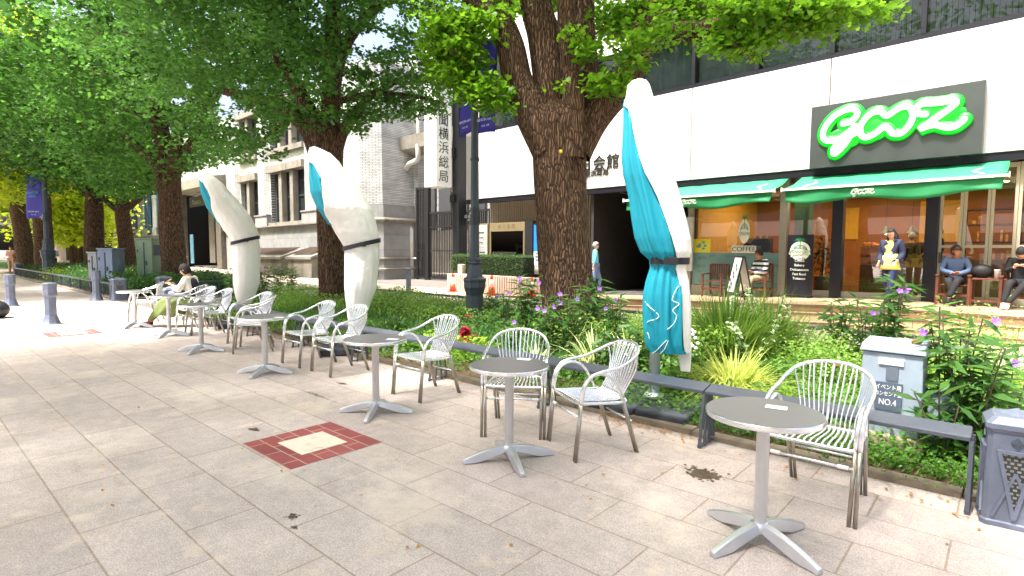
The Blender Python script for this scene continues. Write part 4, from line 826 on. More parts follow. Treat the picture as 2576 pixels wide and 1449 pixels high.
def pillar(loc, label, rz=0, w=.22, h=.66):
    t = thing('fence_pillar', label, 'pillar', loc, rz, 'square iron end pillars of the planter fence'); a = w; c = .16*w
    def octa(r, z): q = r-c; return [(-r,-q,z),(-q,-r,z),(q,-r,z),(r,-q,z),(r,q,z),(q,r,z),(-q,r,z),(-r,q,z)]
    k = MB(); V = octa(a*1.03,0)+octa(a*1.03,.03)+octa(a*.97,.035)+octa(a*.9,h-.1)
    Fc = [tuple(range(7,-1,-1))]+[(l*8+i,l*8+(i+1)%8,(l+1)*8+(i+1)%8,(l+1)*8+i) for l in range(3) for i in range(8)]+[tuple(range(24,32))]; k.add(V,Fc); k.build('body', slate, t, bevel=.004)
    k = MB(); V = octa(a*.93,h-.1)+octa(a*.93,h-.085)+octa(a*1.0,h-.08)+octa(a*1.0,h-.05)+octa(a*.75,h-.01)
    k.add(V, [(l*8+i,l*8+(i+1)%8,(l+1)*8+(i+1)%8,(l+1)*8+i) for l in range(4) for i in range(8)]+[tuple(range(32,40))]); k.add([(-a*.75+c*.2,0,h-.009),(0,-a*.6,h-.009),(a*.7,0,h-.009),(0,a*.6,h-.009),(0,0,h+.03)],[(0,1,4),(1,2,4),(2,3,4),(3,0,4)]); k.build('cap', slate, t, bevel=.003)
    for q in range(4):
        k = MB(); k.add([(-.5*a,-a*.935,h-.22),(.5*a,-a*.935,h-.22),(.02,-a*.985,.1),(-.02,-a*.985,.1)], [(0,1,2,3)]); o = k.build('mesh_panel', mesh_m, t); o.rotation_euler = (0,0,q*math.pi/2)
        k = MB(); k.bar((-.56*a,-a*.955,h-.2),(0,-a*1.0,.06),.02,.02).bar((.56*a,-a*.955,h-.2),(0,-a*1.0,.06),.02,.02).bar((-.6*a,-a*.95,h-.21),(.6*a,-a*.95,h-.21),.02,.02).bar((-.66*a,-a*.99,.06),(.0,-a*.95,h*.5),.014,.014).bar((.66*a,-a*.99,.06),(.0,-a*.95,h*.5),.014,.014); o = k.build('panel_rib', slate, t); o.rotation_euler = (0,0,q*math.pi/2)
        k = MB(); k.lathe([(.03,0),(.03,.006),(.015,.008)], 4); o = k.build('diamond_mark', slate_d, t); o.location = (math.sin(q*math.pi/2)*a*.925, -math.cos(q*math.pi/2)*a*.925, h-.15); o.rotation_euler = (R(90),0,q*math.pi/2)
pillar((.065,4.42,0), 'large iron end pillar with mesh panel at the right edge, nearest the camera', .10, .145, .655)
pillar((.45,8.95,0), 'iron end pillar half hidden by shrubs at the far right corner of the planter', 0, .26, .70)
pillar((-14.9,4.5,0), 'iron pillar behind the chair of the seated person', 0, .17); pillar((-20.2,4.72,0), 'iron pillar at the near corner of the far planter, left of the leftmost chair', 0, .2, .68)
pillar((-20.4,6.0,0), 'iron pillar just behind the leftmost metal chair', 0, .2, .68); pillar((-40.5,4.95,0), 'iron pillar at the left end of the far fence', 0, .2, .7)
# rails
railm = mat('rail_iron', hexc(84,90,102), .4, metal=.35, var=.1, scale=6)
fr = thing('bench_rail', 'long slate grey perch rail with trestle legs along the front of the planter', 'rail', (0,4.5,0))
J = [-.13,-1.82,-3.5,-5.2,-6.9,-8.6,-10.3,-12.0,-13.6,-14.7]
for a, b in zip(J[1:], J[:-1]):
    o = MB().add([(a+.004,-.10,.435),(b-.004,-.10,.435),(b-.004,.06,.45),(a+.004,.06,.45),(a+.004,-.10,.465),(b-.004,-.10,.465),(b-.004,.06,.50),(a+.004,.06,.50)], [(0,3,2,1),(4,5,6,7),(0,1,5,4),(1,2,6,5),(2,3,7,6),(3,0,4,7)]).build('rail', railm, fr, bevel=.006)
for x in J[:-1]:
    k = MB(); k.bar((x,-.09,.44),(x,-.16,0),.022,.02).bar((x,.04,.45),(x,.12,0),.03,.02).bar((x,-.02,.45),(x,-.06,0),.02,.015).bar((x,-.02,.45),(x,.04,0),.02,.015).bar((x,-.17,.02),(x,.12,.02),.03,.012); k.build('trestle_leg', railm, fr)
def low_fence(p0, p1, label, step=1.7, z=.46):
    p0 = Vector(p0); p1 = Vector(p1); L = (p1-p0).length; t = thing('low_fence', label, 'fence', p0, math.atan2(p1.y-p0.y, p1.x-p0.x), 'low iron planter fences'); n = max(1, round(L/step))
    MB().box(0,L,-.05,.05,z-.03,z+.02).build('top_rail', railm, t, bevel=.006)
    for i in range(n+1): MB().box(L*i/n-.02,L*i/n+.02,-.03,.03,0,z-.03).build('post', railm, t)
    k = MB(); x = .05; dx_ = .12 if L < 16 else .3
    while x < L-dx_: k.bar((x,0,z-.04),(x+dx_,0,.08),.012,.012); k.bar((x+dx_,0,z-.04),(x,0,.08),.012,.012); x += dx_
    k.bar((0,0,.07),(L,0,.07),.02,.02); k.build('lattice', railm, t); return t
low_fence((-14.6,9.28,0), (.1,9.28,0), 'low lattice fence along the back of the near planter', 1.7)
low_fence((-14.82,4.8,0), (-14.82,9.1,0), 'low lattice fence across the left end of the near planter')
low_fence((-40.3,4.78,0), (-20.5,4.78,0), 'low lattice fence along the front of the far planter')
low_fence((-20.42,6.2,0), (-20.42,9.2,0), 'low lattice fence across the right end of the far planter')
# electrical cabinets
pb = mat('cabinet_grey_blue', hexc(140,154,168), .5, metal=.1, var=.1, scale=3, dirt=(hexc(176,192,206), 2.2, .75, .6))
el = thing('power_cabinet', 'grey power outlet cabinet with white lettering behind the nearest chair', 'cabinet', (-.655,5.32,0), R(-2)); el.scale = (.66,.72,.87)
MB().box(-.36,.36,-.24,.24,0,.2).build('concrete_plinth', kerbm, el, bevel=.02); MB().box(-.29,.29,-.17,.17,.2,.32).build('base', pb, el, bevel=.004)
MB().add([(-.32,-.19,.32),(.32,-.19,.32),(.32,.19,.32),(-.32,.19,.32),(-.30,-.17,.93),(.30,-.17,.93),(.30,.17,.93),(-.30,.17,.93)], [(0,3,2,1),(4,5,6,7),(0,1,5,4),(1,2,6,5),(2,3,7,6),(3,0,4,7)]).build('body', pb, el, bevel=.008)
MB().add([(-.33,-.2,.94),(.33,-.2,.94),(.33,.2,.94),(-.33,.2,.94),(-.31,-.18,1.01),(.31,-.18,1.01),(.31,.18,1.04),(-.31,.18,1.04)], [(0,3,2,1),(4,5,6,7),(0,1,5,4),(1,2,6,5),(2,3,7,6),(3,0,4,7)]).build('lid', pb, el, bevel=.008)
MB().box(-.13,.12,-.192,-.172,.83,.885).build('white_label', mat('label_white', hexc(240,240,240), .4), el)
lp_ = MB().box(-.15,.12,-.2,-.18,.42,.67).build('lettering_plate', mat('label_slate', hexc(76,88,106), .5), el); MB().box(-.05,.07,-.193,-.176,.69,.81).build('worn_patch', mat('patch_dark', hexc(90,98,112), .6), el)
wtxt = mat('text_white', hexc(240,240,240), .5)
text('イベント用', .052, wtxt, lp_, (-.015,-.203,.625), extrude=.001); text('コンセント盤', .046, wtxt, lp_, (-.015,-.203,.565), extrude=.001); text('NO.4', .078, wtxt, lp_, (-.02,-.203,.49), extrude=.001)
MB().add([(.36,-.1,.2),(.62,-.1,.2),(.62,.16,.2),(.36,.16,.2),(.36,-.1,.56),(.55,-.1,.62),(.55,.16,.62),(.36,.16,.62),(.62,-.1,.5),(.62,.16,.5)], [(0,3,2,1),(0,1,8,5,4),(1,2,9,8),(8,9,6,5),(4,5,6,7),(2,3,7,6,9),(3,0,4,7)]).build('side_box', pb, el, bevel=.006)
def cabinet(loc, rz, w, d, h, m, label):
    t = thing('utility_cabinet', label, 'cabinet', loc, rz); MB().box(-w/2,w/2,-d/2,d/2,.12,h).build('body', m, t, bevel=.012); MB().box(-w/2-.03,w/2+.03,-d/2-.03,d/2+.03,h,h+.05).build('roof', m, t, bevel=.01)
    MB().box(-w/2-.05,w/2+.05,-d/2-.05,d/2+.05,0,.12).build('plinth', kerbm, t); MB().box(-.02,.02,-d/2-.012,-d/2-.001,.2,h-.1).build('door_seam', slate_d, t); MB().box(.06,.1,-d/2-.03,-d/2-.001,h*.5,h*.5+.15).build('door_handle', slate_d, t)
    for sz in (.25,.75): MB().box(-w/2+.04,-w/2+.08,-d/2-.02,-d/2-.001,h*sz,h*sz+.1).build('hinge', slate_d, t)
    return t
cabinet((-25.3,5.25,0), R(38), .34, .34, 1.38, mat('cab_greywhite', hexc(150,156,160), .5, var=.05, dirt=(hexc(200,200,196),2,.5,.3)), 'narrow grey white cabinet, the left one of three by the far trunks')
cabinet((-24.5,5.55,0), R(38), .55, .6, 1.52, mat('cab_blue', hexc(120,136,160), .4, var=.08, scale=2, dirt=(hexc(190,206,226),1.5,.7,.4)), 'broad pale blue grey cabinet between the thick and the slim trunk')
gc = cabinet((-24.4,6.75,0), R(38), .62, .6, 1.9, mat('cab_green', hexc(120,146,120), .5, var=.06, scale=2), 'tall light green cabinet with a vent, left of the leaning trunk')
MB().box(.311,.32,-.2,.2,1.3,1.7).build('vent', slate_d, gc)

# ================================================================ TABLES AND CHAIRS
steel = mat('brushed_steel', hexc(176,178,180), .28, metal=1., var=.06, scale=14)
steel_top = mat('table_steel', hexc(118,117,121), .38, metal=.4, var=.05, scale=3)
casta = mat('cast_aluminium', hexc(206,208,212), .38, metal=.85, var=.05, scale=8)
chrome = mat('chair_aluminium', hexc(232,234,238), .27, metal=.9, var=.08, scale=18)
legm = mat('leg_aluminium', hexc(170,164,154), .3, metal=1., var=.12, scale=10)
def make_table():
    t = thing('bistro_table', 'x', 'table', (0,0,0), 0, 'round steel bistro tables in a row')
    MB().lathe([(.28,.70),(.296,.703),(.3,.71),(.3,.728),(.296,.734)], 56).build('table_rim', chrome, t, smooth=False)
    MB().lathe([(.295,.7345),(.292,.736)], 56).build('table_top', steel_top, t)
    MB().lathe([(.036,.09),(.034,.12),(.034,.66),(.06,.69),(.12,.70)], 24).build('column', casta, t, smooth=True)
    MB().lathe([(.05,.055),(.055,.075),(.05,.11),(.036,.12)], 24).build('hub', casta, t, smooth=True)
    for q in range(4):
        a = q*math.pi/2; k = MB(); pts = []; 
        for i in range(9):
            u = i/8; r = .03+.33*u; zt = .115-.085*u**1.6; zb = max(.004, .07-.1*u)*(1 if u < .9 else .4); wd = .036-.012*u; pts.append((r, zt, zb if u < .92 else .002, wd))
        V = []
        for r, zt, zb, wd in pts: V += [(r,-wd,zb),(r,wd,zb),(r,wd*.6,zt),(r,-wd*.6,zt)]
        Fc = [(i*4+j,i*4+(j+1)%4,(i+1)*4+(j+1)%4,(i+1)*4+j) for i in range(8) for j in range(4)]+[(3,2,1,0),(32,33,34,35)]
        V = [(x*math.cos(a)-y*math.sin(a), x*math.sin(a)+y*math.cos(a), z) for x, y, z in V]; k.add(V, Fc); k.build('foot', casta, t, bevel=.005)
    return t
TB = make_table(); kids = {TB.name: list(TB.children)}
pcard = mat('paper_card', hexc(236,242,236), .5); 
c0 = G(1278,1160); e0 = G(1384,1149); ang2 = math.atan2(e0.y-c0.y, e0.x-c0.x)
c1_ = G(1903,1352); e1 = G(2055,1435); ang1 = math.atan2(e1.y-c1_.y, e1.x-c1_.x)
TBL = [((-.965,3.15), ang1, 'round steel bistro table nearest the camera at the right', (1953,1024)), ((-2.80,3.12), ang2, 'second round table, standing in front of a chair that faces the camera', (1318,903)),
       ((-4.58,3.15), R(40), 'third round table, behind the red brick inlay', (987,853)), ((-7.08,3.2), R(38), 'fourth round table, left of the chair before the white parasol', (702,798)),
       ((-9.32,3.23), R(41), 'fifth round table with dark mirror top, right of the table by the seated person', (537,765)), ((-11.4,3.42), R(45), 'round table with mirror top in front of the seated person', None), ((-13.1,3.32), R(44), 'leftmost round table, furthest from the camera', None)]
for i, (xy, a, lb, cdp) in enumerate(TBL):
    t = TB if i == 0 else copy_tree(TB, None, kids); t.location = (*xy, 0); t.rotation_euler = (0,0,a); t['label'] = lb
    if cdp:
        p = G(*cdp, .739); o = MB().box(-.055,.055,-.04,.04,0,.0015).build('paper_card', pcard, loc=(p.x,p.y,.7365), rotz=R(12+i*9)); MB().box(-.055,.055,-.043,-.0402,0,.0018).build('green_edge', gpaint, o)
        tag(o, 'small white paper card lying on ' + ('the nearest table', 'the second table', 'the third table', 'the fourth table', 'the fifth dark table')[i], 'card', 'paper cards on the tables')
def make_chair():
    t = thing('metal_chair', 'x', 'chair', (0,0,0), 0, 'aluminium slatted armchairs along the planter')
    for s in (-1, 1):
        k = MB(); k.tube([(s*.235,-.275,0),(s*.245,-.235,.44)], .0125, 10); k.tube([(s*.268,-.278,0),(s*.27,-.238,.44)], .0125, 10); k.build('leg', legm, t, smooth=True)
        k = MB(); k.tube([(s*.225,.285,0),(s*.235,.14,.43)], .0125, 10); k.tube([(s*.198,.282,0),(s*.205,.145,.43)], .011, 10); k.build('leg', legm, t, smooth=True)
        k = MB(); k.tube(curve([(s*.245,-.235,.44),(s*.248,-.215,.56),(s*.25,-.16,.635),(s*.25,-.07,.66),(s*.248,.02,.625),(s*.243,.085,.54),(s*.235,.14,.43)],4), .0125, 10); k.build('armrest', chrome, t, smooth=True)
    hoop = curve([(-.27,-.238,.44),(-.273,-.22,.56),(-.276,-.165,.645),(-.278,-.07,.68),(-.275,.06,.70),(-.262,.18,.745),(-.215,.275,.80),(-.12,.325,.838),(0,.34,.85),
                  (.12,.325,.838),(.215,.275,.80),(.262,.18,.745),(.275,.06,.70),(.278,-.07,.68),(.276,-.165,.645),(.273,-.22,.56),(.27,-.238,.44)], 5)
    MB().tube(hoop, .0135, 10).build('back_frame', chrome, t, smooth=True)
    k = MB(); k2 = MB(); n = 13; H = [p for p in hoop if p.y > .1]
    for i in range(n):
        u = -1+2*i/(n-1); x = u*.2; top = min(H, key=lambda p: abs(p.x-u*.225)); xb = u*.165
        k.tube(curve([tuple(top),(x*1.0,.27-.02*(1-abs(u)),.66),(xb,.215,.52),(xb,.175,.455)],3), .0095, 6, flat=.6)
        k2.tube(curve([(xb,.175,.455),(xb,.13,.425),(xb*1.1,0,.432),(u*.2,-.18,.447),(u*.205,-.225,.44)],3), .0078, 6, flat=.7)
    k.build('backrest', chrome, t, smooth=True)
    k2.tube(curve([(-.235,-.2,.435),(-.21,-.238,.435),(0,-.25,.435),(.21,-.238,.435),(.235,-.2,.435),(.235,.12,.42),(.19,.18,.43),(0,.19,.435),(-.19,.18,.43),(-.235,.12,.42)],4,closed=True), .0125, 8, closed=True); k2.build('seat', chrome, t, smooth=True)
    MB().tube([(-.24,-.25,.335),(.24,-.25,.335)], .009, 8).build('stretcher', chrome, t, smooth=True); MB().tube([(-.2,.24,.25),(.2,.24,.25)], .008, 8).build('stretcher', chrome, t, smooth=True)
    MB().tube([(-.215,-.25,.335),(-.16,-.25,.335)], .0135, 8).tube([(.16,-.25,.335),(.215,-.25,.335)], .0135, 8).build('sleeve', wmetal, t)
    return t
CH = make_chair(); kids = {CH.name: list(CH.children)}
CHL = [((-.87,3.95), (0,-1), 'metal armchair behind the nearest table, in front of the power cabinet'), ((-3.25,3.72), (.55,-.8), 'metal armchair directly behind the second table, facing the camera'),
       ((-2.48,3.78), (-.48,-.87), 'metal armchair right of the second table, before the teal parasol base'), ((-4.77,3.95), (-.06,-1), 'metal armchair right of the third table, alone against the planter'),
       ((-6.50,3.93), (-.05,-1), 'metal armchair overlapping the foot of the middle white parasol'), ((-7.30,3.93), (-.02,-1), 'metal armchair right beside the fourth table, under the second trunk'),
       ((-8.83,3.82), (-.42,-.85), 'metal armchair left of the fourth table, turned so its back is edge-on'), ((-9.52,4.07), (0,-1), 'metal armchair second left of the fourth table, against the planter'),
       ((-10.88,3.97), (0,-1), 'metal armchair right of the mirror-topped fifth table'), ((-11.66,3.96), (0,-1), 'metal armchair just right of the seated person'),
       ((-12.5,4.12), (-.75,-.66), 'metal armchair in which the person with the phone sits'), ((-14.05,3.78), (-.5,-.85), 'leftmost metal armchair, behind the last table')]
for i, (xy, d, lb) in enumerate(CHL):
    t = CH if i == 0 else copy_tree(CH, None, kids); t.location = (*xy, 0); t.rotation_euler = (0,0,math.atan2(d[1], d[0])+math.pi/2); t['label'] = lb
# ================================================================ PARASOLS
cover = mat('cover_cloth', hexc(232,230,224), .8, var=.05, scale=2.5, bump=.32, bscale=4.5, dirt=(hexc(176,168,148), 1.6, .35, .5))
for n_ in cover.node_tree.nodes:
    if n_.type == 'BUMP': n_.inputs['Distance'].default_value = .08
tealm = mat('teal_cloth', hexc(0,142,164), .6, var=.06, scale=3, bump=.15, bscale=14); strapm = mat('black_strap', hexc(20,24,36), .6)
trimm = mat('white_trim', hexc(226,240,238), .7); polem = mat('pole_grey', hexc(186,194,204), .35, metal=.4, var=.1); slabm = mat('black_slab', hexc(44,48,58), .5, var=.2, scale=4, dirt=(hexc(110,118,130), 3, .5, 1))
def parasol(base, label, rows, strap, extra=None, trims=(), seed=1, depthk=.72, slabrot=0., a0=178):
    rr = random.Random(seed); base = Vector(base); bd = Vector((base.x, base.y, 0)).normalized(); pr_ = Vector((bd.y, -bd.x, 0))
    t = thing('closed_parasol', label, 'parasol', base, math.atan2(pr_.y, pr_.x), 'closed parasols in white covers')
    def loc(px, py):
        d = ray(px, py); q = base.dot(bd)/d.dot(bd); P = Vector((0,0,CAMZ))+d*q; return (P-base).dot(pr_), P.z
    rs = []
    for py, xl, xr, a1 in rows: l, z = loc(xl, py); r, z2 = loc(xr, py); rs.append(((l+r)/2, (r-l)/2, (z+z2)/2, a1))
    dense = []; NS = 6
    for (c, w_, z, a), (c2, w2, z2, a2) in zip(rs, rs[1:]):
        for i in range(NS): u = i/NS; dense.append((c+(c2-c)*u, w_+(w2-w_)*u, z+(z2-z)*u, a+(a2-a)*u))
    dense.append(rs[-1]); n = 96; ph = [rr.uniform(0,6.28) for _ in range(8)]
    def fold(th, z, amp): return 1+amp*(.5*math.sin(th*7+ph[0]+z*1.3)+.4*math.sin(th*13+ph[1]-z*2.1)+.35*math.sin(th*23+ph[2]+z*1.4))
    zs = loc(rows[0][1], strap[0][0])[1]
    def wr(th, z): return .985+.035*(abs(math.sin(th*5+z*2.1+ph[6]))**.6-.6)*math.exp(-((z-zs)/.4)**2)+.022*(abs(math.sin(th*4.5+z*1.1+ph[7]))**.6-.6)+.012*math.sin(th*11+z*2.3+ph[2])+.008*math.sin(th*19-z*4.1+ph[3])+.012*math.sin(th*2+z*6+ph[4])
    V = []; m = len(dense)
    for c, w_, z, a in dense:
        for k in range(n):
            th = 2*math.pi*k/n; dg = math.degrees(th); opn = a0-12 < dg < a+1 and a > a0+2; q = (.985 if opn else .82)*fold(th, z, .17 if opn else .02); V.append((c+w_*q*math.cos(th), depthk*w_*q*math.sin(th), z))
    MB().add(V, [(i*n+k,(i+1)*n+k,(i+1)*n+(k+1)%n,i*n+(k+1)%n) for i in range(m-1) for k in range(n)]+[tuple(range(n))]).build('canopy_fabric', tealm, t, smooth=True)
    V = []; Fc = []; sg = 64
    for c, w_, z, a in dense:
        op = max(a-a0, 0)
        for k in range(sg+1):
            th = math.radians(a0+op+(360-op-min(30, op))*k/sg); q = 1.02*wr(th, z); lip = 1+.05*math.exp(-k/2.5)*(op > 3)
            V.append((c+w_*q*lip*math.cos(th), depthk*w_*q*lip*math.sin(th), z))
    Fc = [(i*(sg+1)+k,(i+1)*(sg+1)+k,(i+1)*(sg+1)+k+1,i*(sg+1)+k+1) for i in range(m-1) for k in range(sg)]
    tz_ = dense[0][2]+dense[0][1]*.35; V.append((dense[0][0], 0, tz_)); Fc += [(k, k+1, len(V)-1) for k in range(sg)]
    k = MB().add(V, Fc)
    if extra:
        for (p0, p1, p2) in extra: pass
    o = k.build('cover', cover, t, smooth=True); o.modifiers.new('s','SOLIDIFY').thickness = .012
    for py, slope in strap:
        z0 = loc(rows[0][1], py)[1]; V = []
        for kk in range(48):
            th = 2*math.pi*kk/48; z = z0+slope*math.cos(th); i = min(range(m), key=lambda i: abs(dense[i][2]-z)); c, w_, _, _ = dense[i]
            for dz in (-.034, .034): V.append((c+w_*1.11*math.cos(th), depthk*w_*1.14*math.sin(th), z+dz))
        o = MB().add(V, [(2*i, 2*((i+1)%48), 2*((i+1)%48)+1, 2*i+1) for i in range(48)]).build('strap', strapm, t); o.modifiers.new('s','SOLIDIFY').thickness = .01
        MB().box(-.03,.06,-.02,.0,-.035,.035).build('buckle', blackm, o, bevel=.004).location = (c+w_*.1, -depthk*w_*1.13, z0)
    for tp in trims:
        pts = []
        for px, py in tp:
            x, z = loc(px, py); i = min(range(m), key=lambda i: abs(dense[i][2]-z)); c, w_, _, _ = dense[i]; u = max(-.95, min(.95, (x-c)/w_)); pts.append((x, -depthk*w_*math.sqrt(1-u*u)*1.04-.006, z))
        MB().tube(curve(pts,4), .0042, 6).build('hem_trim', trimm, t)
    if extra:
        V = []
        for (px0, px1, py) in extra: l, z = loc(px0, py); r, _ = loc(px1, py); V += [(l,-.03,z),(r,-.05,z),(r,.05,z),(l,.04,z)]
        q = len(extra); MB().add(V, [(i*4+j,(i+1)*4+j,(i+1)*4+(j+1)%4,i*4+(j+1)%4) for i in range(q-1) for j in range(4)]+[(0,1,2,3),tuple(range(q*4-1,q*4-5,-1))]).build('cover_tail', cover, t, smooth=False, bevel=.01)
    MB().tube([(0,0,.12),(0,0,1.6)], .052, 20).build('pole', polem, t, smooth=True); MB().lathe([(.1,.115),(.1,.14),(.085,.16),(.06,.17)], 20).build('pole_flange', polem, t, smooth=True)
    for sx_ in (-1,1):
        for sy_ in (-1,1):
            o = MB().box(-.245,.245,-.245,.245,.0,.1).build('base_slab', slabm, t, bevel=.02); o.rotation_euler = (0,0,slabrot); o.location = Matrix.Rotation(slabrot,3,'Z') @ Vector((sx_*.252,sy_*.252,.01))
    return t
P1 = [(203,1590,1626,178),(214,1579,1634,178),(240,1575,1642,178),(262,1572,1647,185),(275,1572,1650,222),(300,1572,1656,236),(350,1570,1670,246),(400,1569,1684,255),(440,1572,1695,262),(500,1587,1712,275),(560,1598,1727,282),(600,1606,1735,287),(635,1620,1738,290),(655,1640,1730,292),(675,1641,1725,292),(705,1632,1733,298),(740,1624,1737,303),(780,1621,1738,306),(830,1620,1738,309),(865,1624,1738,312),(885,1636,1738,316)]
b1 = G(1645,1003,.1); parasol((b1.x,b1.y,0), 'nearest closed parasol showing teal fabric, white cover only on its right side', P1, [(655,-.0)], extra=[(1700,1740,860),(1707,1738,900),(1712,1736,933)],
    trims=[[(1623,757),(1634,769),(1656,787),(1651,798),(1632,805),(1622,816)],[(1706,719),(1701,724),(1690,751),(1707,761),(1691,776),(1700,789),(1695,807),(1678,823)],[(1622,826),(1631,836),(1634,848)],[(1641,886),(1652,876),(1664,862),(1676,849)],[(1661,884),(1672,870),(1680,850)]], slabrot=R(-22)+math.atan2(-b1.x,-b1.y)*0)
P2 = [(372,779,803,178),(385,776,831,178),(405,779,852,178),(418,781,860,226),(450,784,884,240),(485,790,911,234),(525,808,934,214),(555,828,944,182),(585,843,950,178),(608,858,953,178),(622,866,953,178),(640,867,954,178),(675,867,952,178),(724,867,947,178),(773,872,928,178),(816,877,908,178),(846,878,892,178)]
parasol((PX(890,4.9),4.9,0), 'middle closed parasol in white cover with black strap, before the second trunk', P2, [(614,.07)], seed=3)
P3 = [(436,501,527,178),(448,500,546,178),(462,503,562,226),(480,506,577,238),(500,513,597,236),(523,523,615,222),(550,546,634,184),(575,560,645,178),(595,575,650,178),(608,583,652,178),(630,585,655,178),(680,585.5,654,178),(712,586,653,178),(745,592,642,178),(765,600,632,178)]
parasol((PX(617,4.95),4.95,0), 'furthest closed parasol in white cover, right of the seated person', P3, [(603,.07)], seed=5)

# ================================================================ TREES
def barkmat(name, c1, c2):
    m = bpy.data.materials.new(name); m.use_nodes = True; n = m.node_tree.nodes; l = m.node_tree.links; p = n['Principled BSDF']; p.inputs['Roughness'].default_value = .9; p.inputs['Specular IOR Level'].default_value = .2
    tc = n.new('ShaderNodeTexCoord'); mp = n.new('ShaderNodeMapping'); mp.inputs['Scale'].default_value = (1,1,.12); l.new(tc.outputs['Object'], mp.inputs[0])
    wz = n.new('ShaderNodeTexNoise'); wz.inputs['Scale'].default_value = 3; l.new(tc.outputs['Object'], wz.inputs['Vector'])
    mxv = n.new('ShaderNodeMix'); mxv.data_type = 'RGBA'; mxv.blend_type = 'ADD'; mxv.inputs[0].default_value = .12; l.new(mp.outputs[0], mxv.inputs[6]); l.new(wz.outputs['Color'], mxv.inputs[7])
    vo = n.new('ShaderNodeTexVoronoi'); vo.feature = 'DISTANCE_TO_EDGE'; vo.inputs['Scale'].default_value = 27; l.new(mxv.outputs[2], vo.inputs['Vector'])
    nz = n.new('ShaderNodeTexNoise'); nz.inputs['Scale'].default_value = 26; nz.inputs['Detail'].default_value = 8; nz.inputs['Roughness'].default_value = .7; l.new(mp.outputs[0], nz.inputs['Vector'])
    cr = n.new('ShaderNodeMapRange'); cr.inputs[1].default_value = 0; cr.inputs[2].default_value = .28; l.new(vo.outputs[0], cr.inputs[0])
    ad = n.new('ShaderNodeMath'); ad.operation = 'MULTIPLY_ADD'; ad.inputs[1].default_value = .8; l.new(cr.outputs[0], ad.inputs[0]); l.new(nz.outputs['Fac'], ad.inputs[2])
    mx = n.new('ShaderNodeMix'); mx.data_type = 'RGBA'; sb_ = n.new('ShaderNodeMapRange'); sb_.inputs[1].default_value = .45; sb_.inputs[2].default_value = 1.5; l.new(ad.outputs[0], sb_.inputs[0]); l.new(sb_.outputs[0], mx.inputs[0])
    mx.inputs[6].default_value = c1; mx.inputs[7].default_value = c2; l.new(mx.outputs[2], p.inputs['Base Color'])
    b = n.new('ShaderNodeBump'); b.inputs['Strength'].default_value = 1.; b.inputs['Distance'].default_value = .035; l.new(ad.outputs[0], b.inputs['Height']); l.new(b.outputs[0], p.inputs['Normal'])
    return m
bark = barkmat('ginkgo_bark', hexc(46,34,27), hexc(134,106,84))
def bark_tube(mb, pts, rad, n=44, step=.1, amp=.05, seed=0, flare=0):
    rr = random.Random(seed); P = [Vector(p) for p in pts]; S_ = []
    for i in range(len(P)-1):
        k = max(1, int((P[i+1]-P[i]).length/step)); 
        for j in range(k): S_.append((i, j/k))
    S_.append((len(P)-2, 1.0)); cen = []; rd = []
    for i, t in S_:
        p0, p1, p2, p3 = P[max(i-1,0)], P[i], P[i+1], P[min(i+2,len(P)-1)]
        cen.append(.5*((2*p1)+(p2-p0)*t+(2*p0-5*p1+4*p2-p3)*t*t+(3*p1-p0-3*p2+p3)*t**3)); rd.append(rad[i]+(rad[i+1]-rad[i])*t)
    ph = [rr.uniform(0,6.28) for _ in range(10)]; V = []; prev = None; m = len(cen); L = 0
    for i, c in enumerate(cen):
        d = (cen[min(i+1,m-1)]-cen[max(i-1,0)]).normalized(); a = Vector((1,0,0)) if prev is None else prev; a = (a-d*d.dot(a)).normalized(); prev = a; b = d.cross(a)
        if i: L += (cen[i]-cen[i-1]).length
        for k in range(n):
            th = 2*math.pi*k/n; f = 1+amp*(.6*math.sin(th*3+ph[0]+L*.9)+.5*math.sin(th*5+ph[1]-L*1.4)+.45*math.sin(th*9+ph[2]+2*math.sin(L*2.1+ph[3]))+.35*math.sin(th*14+ph[4]+2.5*math.sin(L*3.3+ph[5])))
            if flare and L < .5: f += flare*(.5-L)*(1+.6*math.sin(th*4+ph[6]))
            V.append(c+(a*math.cos(th)+b*math.sin(th))*rd[i]*f)
    mb.add(V, [(i*n+k,i*n+(k+1)%n,(i+1)*n+(k+1)%n,(i+1)*n+k) for i in range(m-1) for k in range(n)]+[tuple((m-1)*n+k for k in range(n))])
def interp(tab, x):
    for (a, ya), (b, yb) in zip(tab, tab[1:]):
        if a <= x <= b: return ya+(yb-ya)*(x-a)/(b-a)
    return tab[0][1] if x < tab[0][0] else tab[-1][1]
SIL_L = [(-400,570),(0,545),(50,530),(100,505),(150,500),(200,495),(250,520),(300,515),(340,500),(385,485),(420,470),(450,440),(500,420),(556,415),(600,385),(650,375),(690,360),(715,330),(735,285),(780,285),(850,300),(900,340),(925,325),(960,300),(1040,298),(1110,285),(1135,270),(1160,120),(1200,60),(1300,-20),(3000,-60)]
SIL_1 = [(1000,-40),(1030,20),(1045,120),(1080,165),(1120,200),(1180,235),(1240,275),(1275,262),(1290,40),(1340,25),(1440,32),(1480,60),(1500,95),(1560,125),(1600,105),(1650,100),(1750,112),(1800,128),(1880,148),(1930,140),(1960,112),(2000,90),(2100,80),(2180,45),(2260,15),(2300,-60),(3000,-60)]
GAPS_L = [(700,150,16,9),(610,215,18,10),(540,160,14,8),(1060,60,40,22),(1080,150,24,14),(780,60,12,7),(720,240,10,8),(395,165,10,7),(980,170,70,9),(885,205,16,12),(470,215,14,9),(300,205,9,6),(250,150,8,6),(935,102,62,24),(985,40,26,26),(856,225,9,28),(566,270,22,50),(450,253,34,12),(425,325,10,16),(620,300,30,26),(333,256,10,6),(470,350,8,30),(655,330,30,14),(900,155,20,8)]
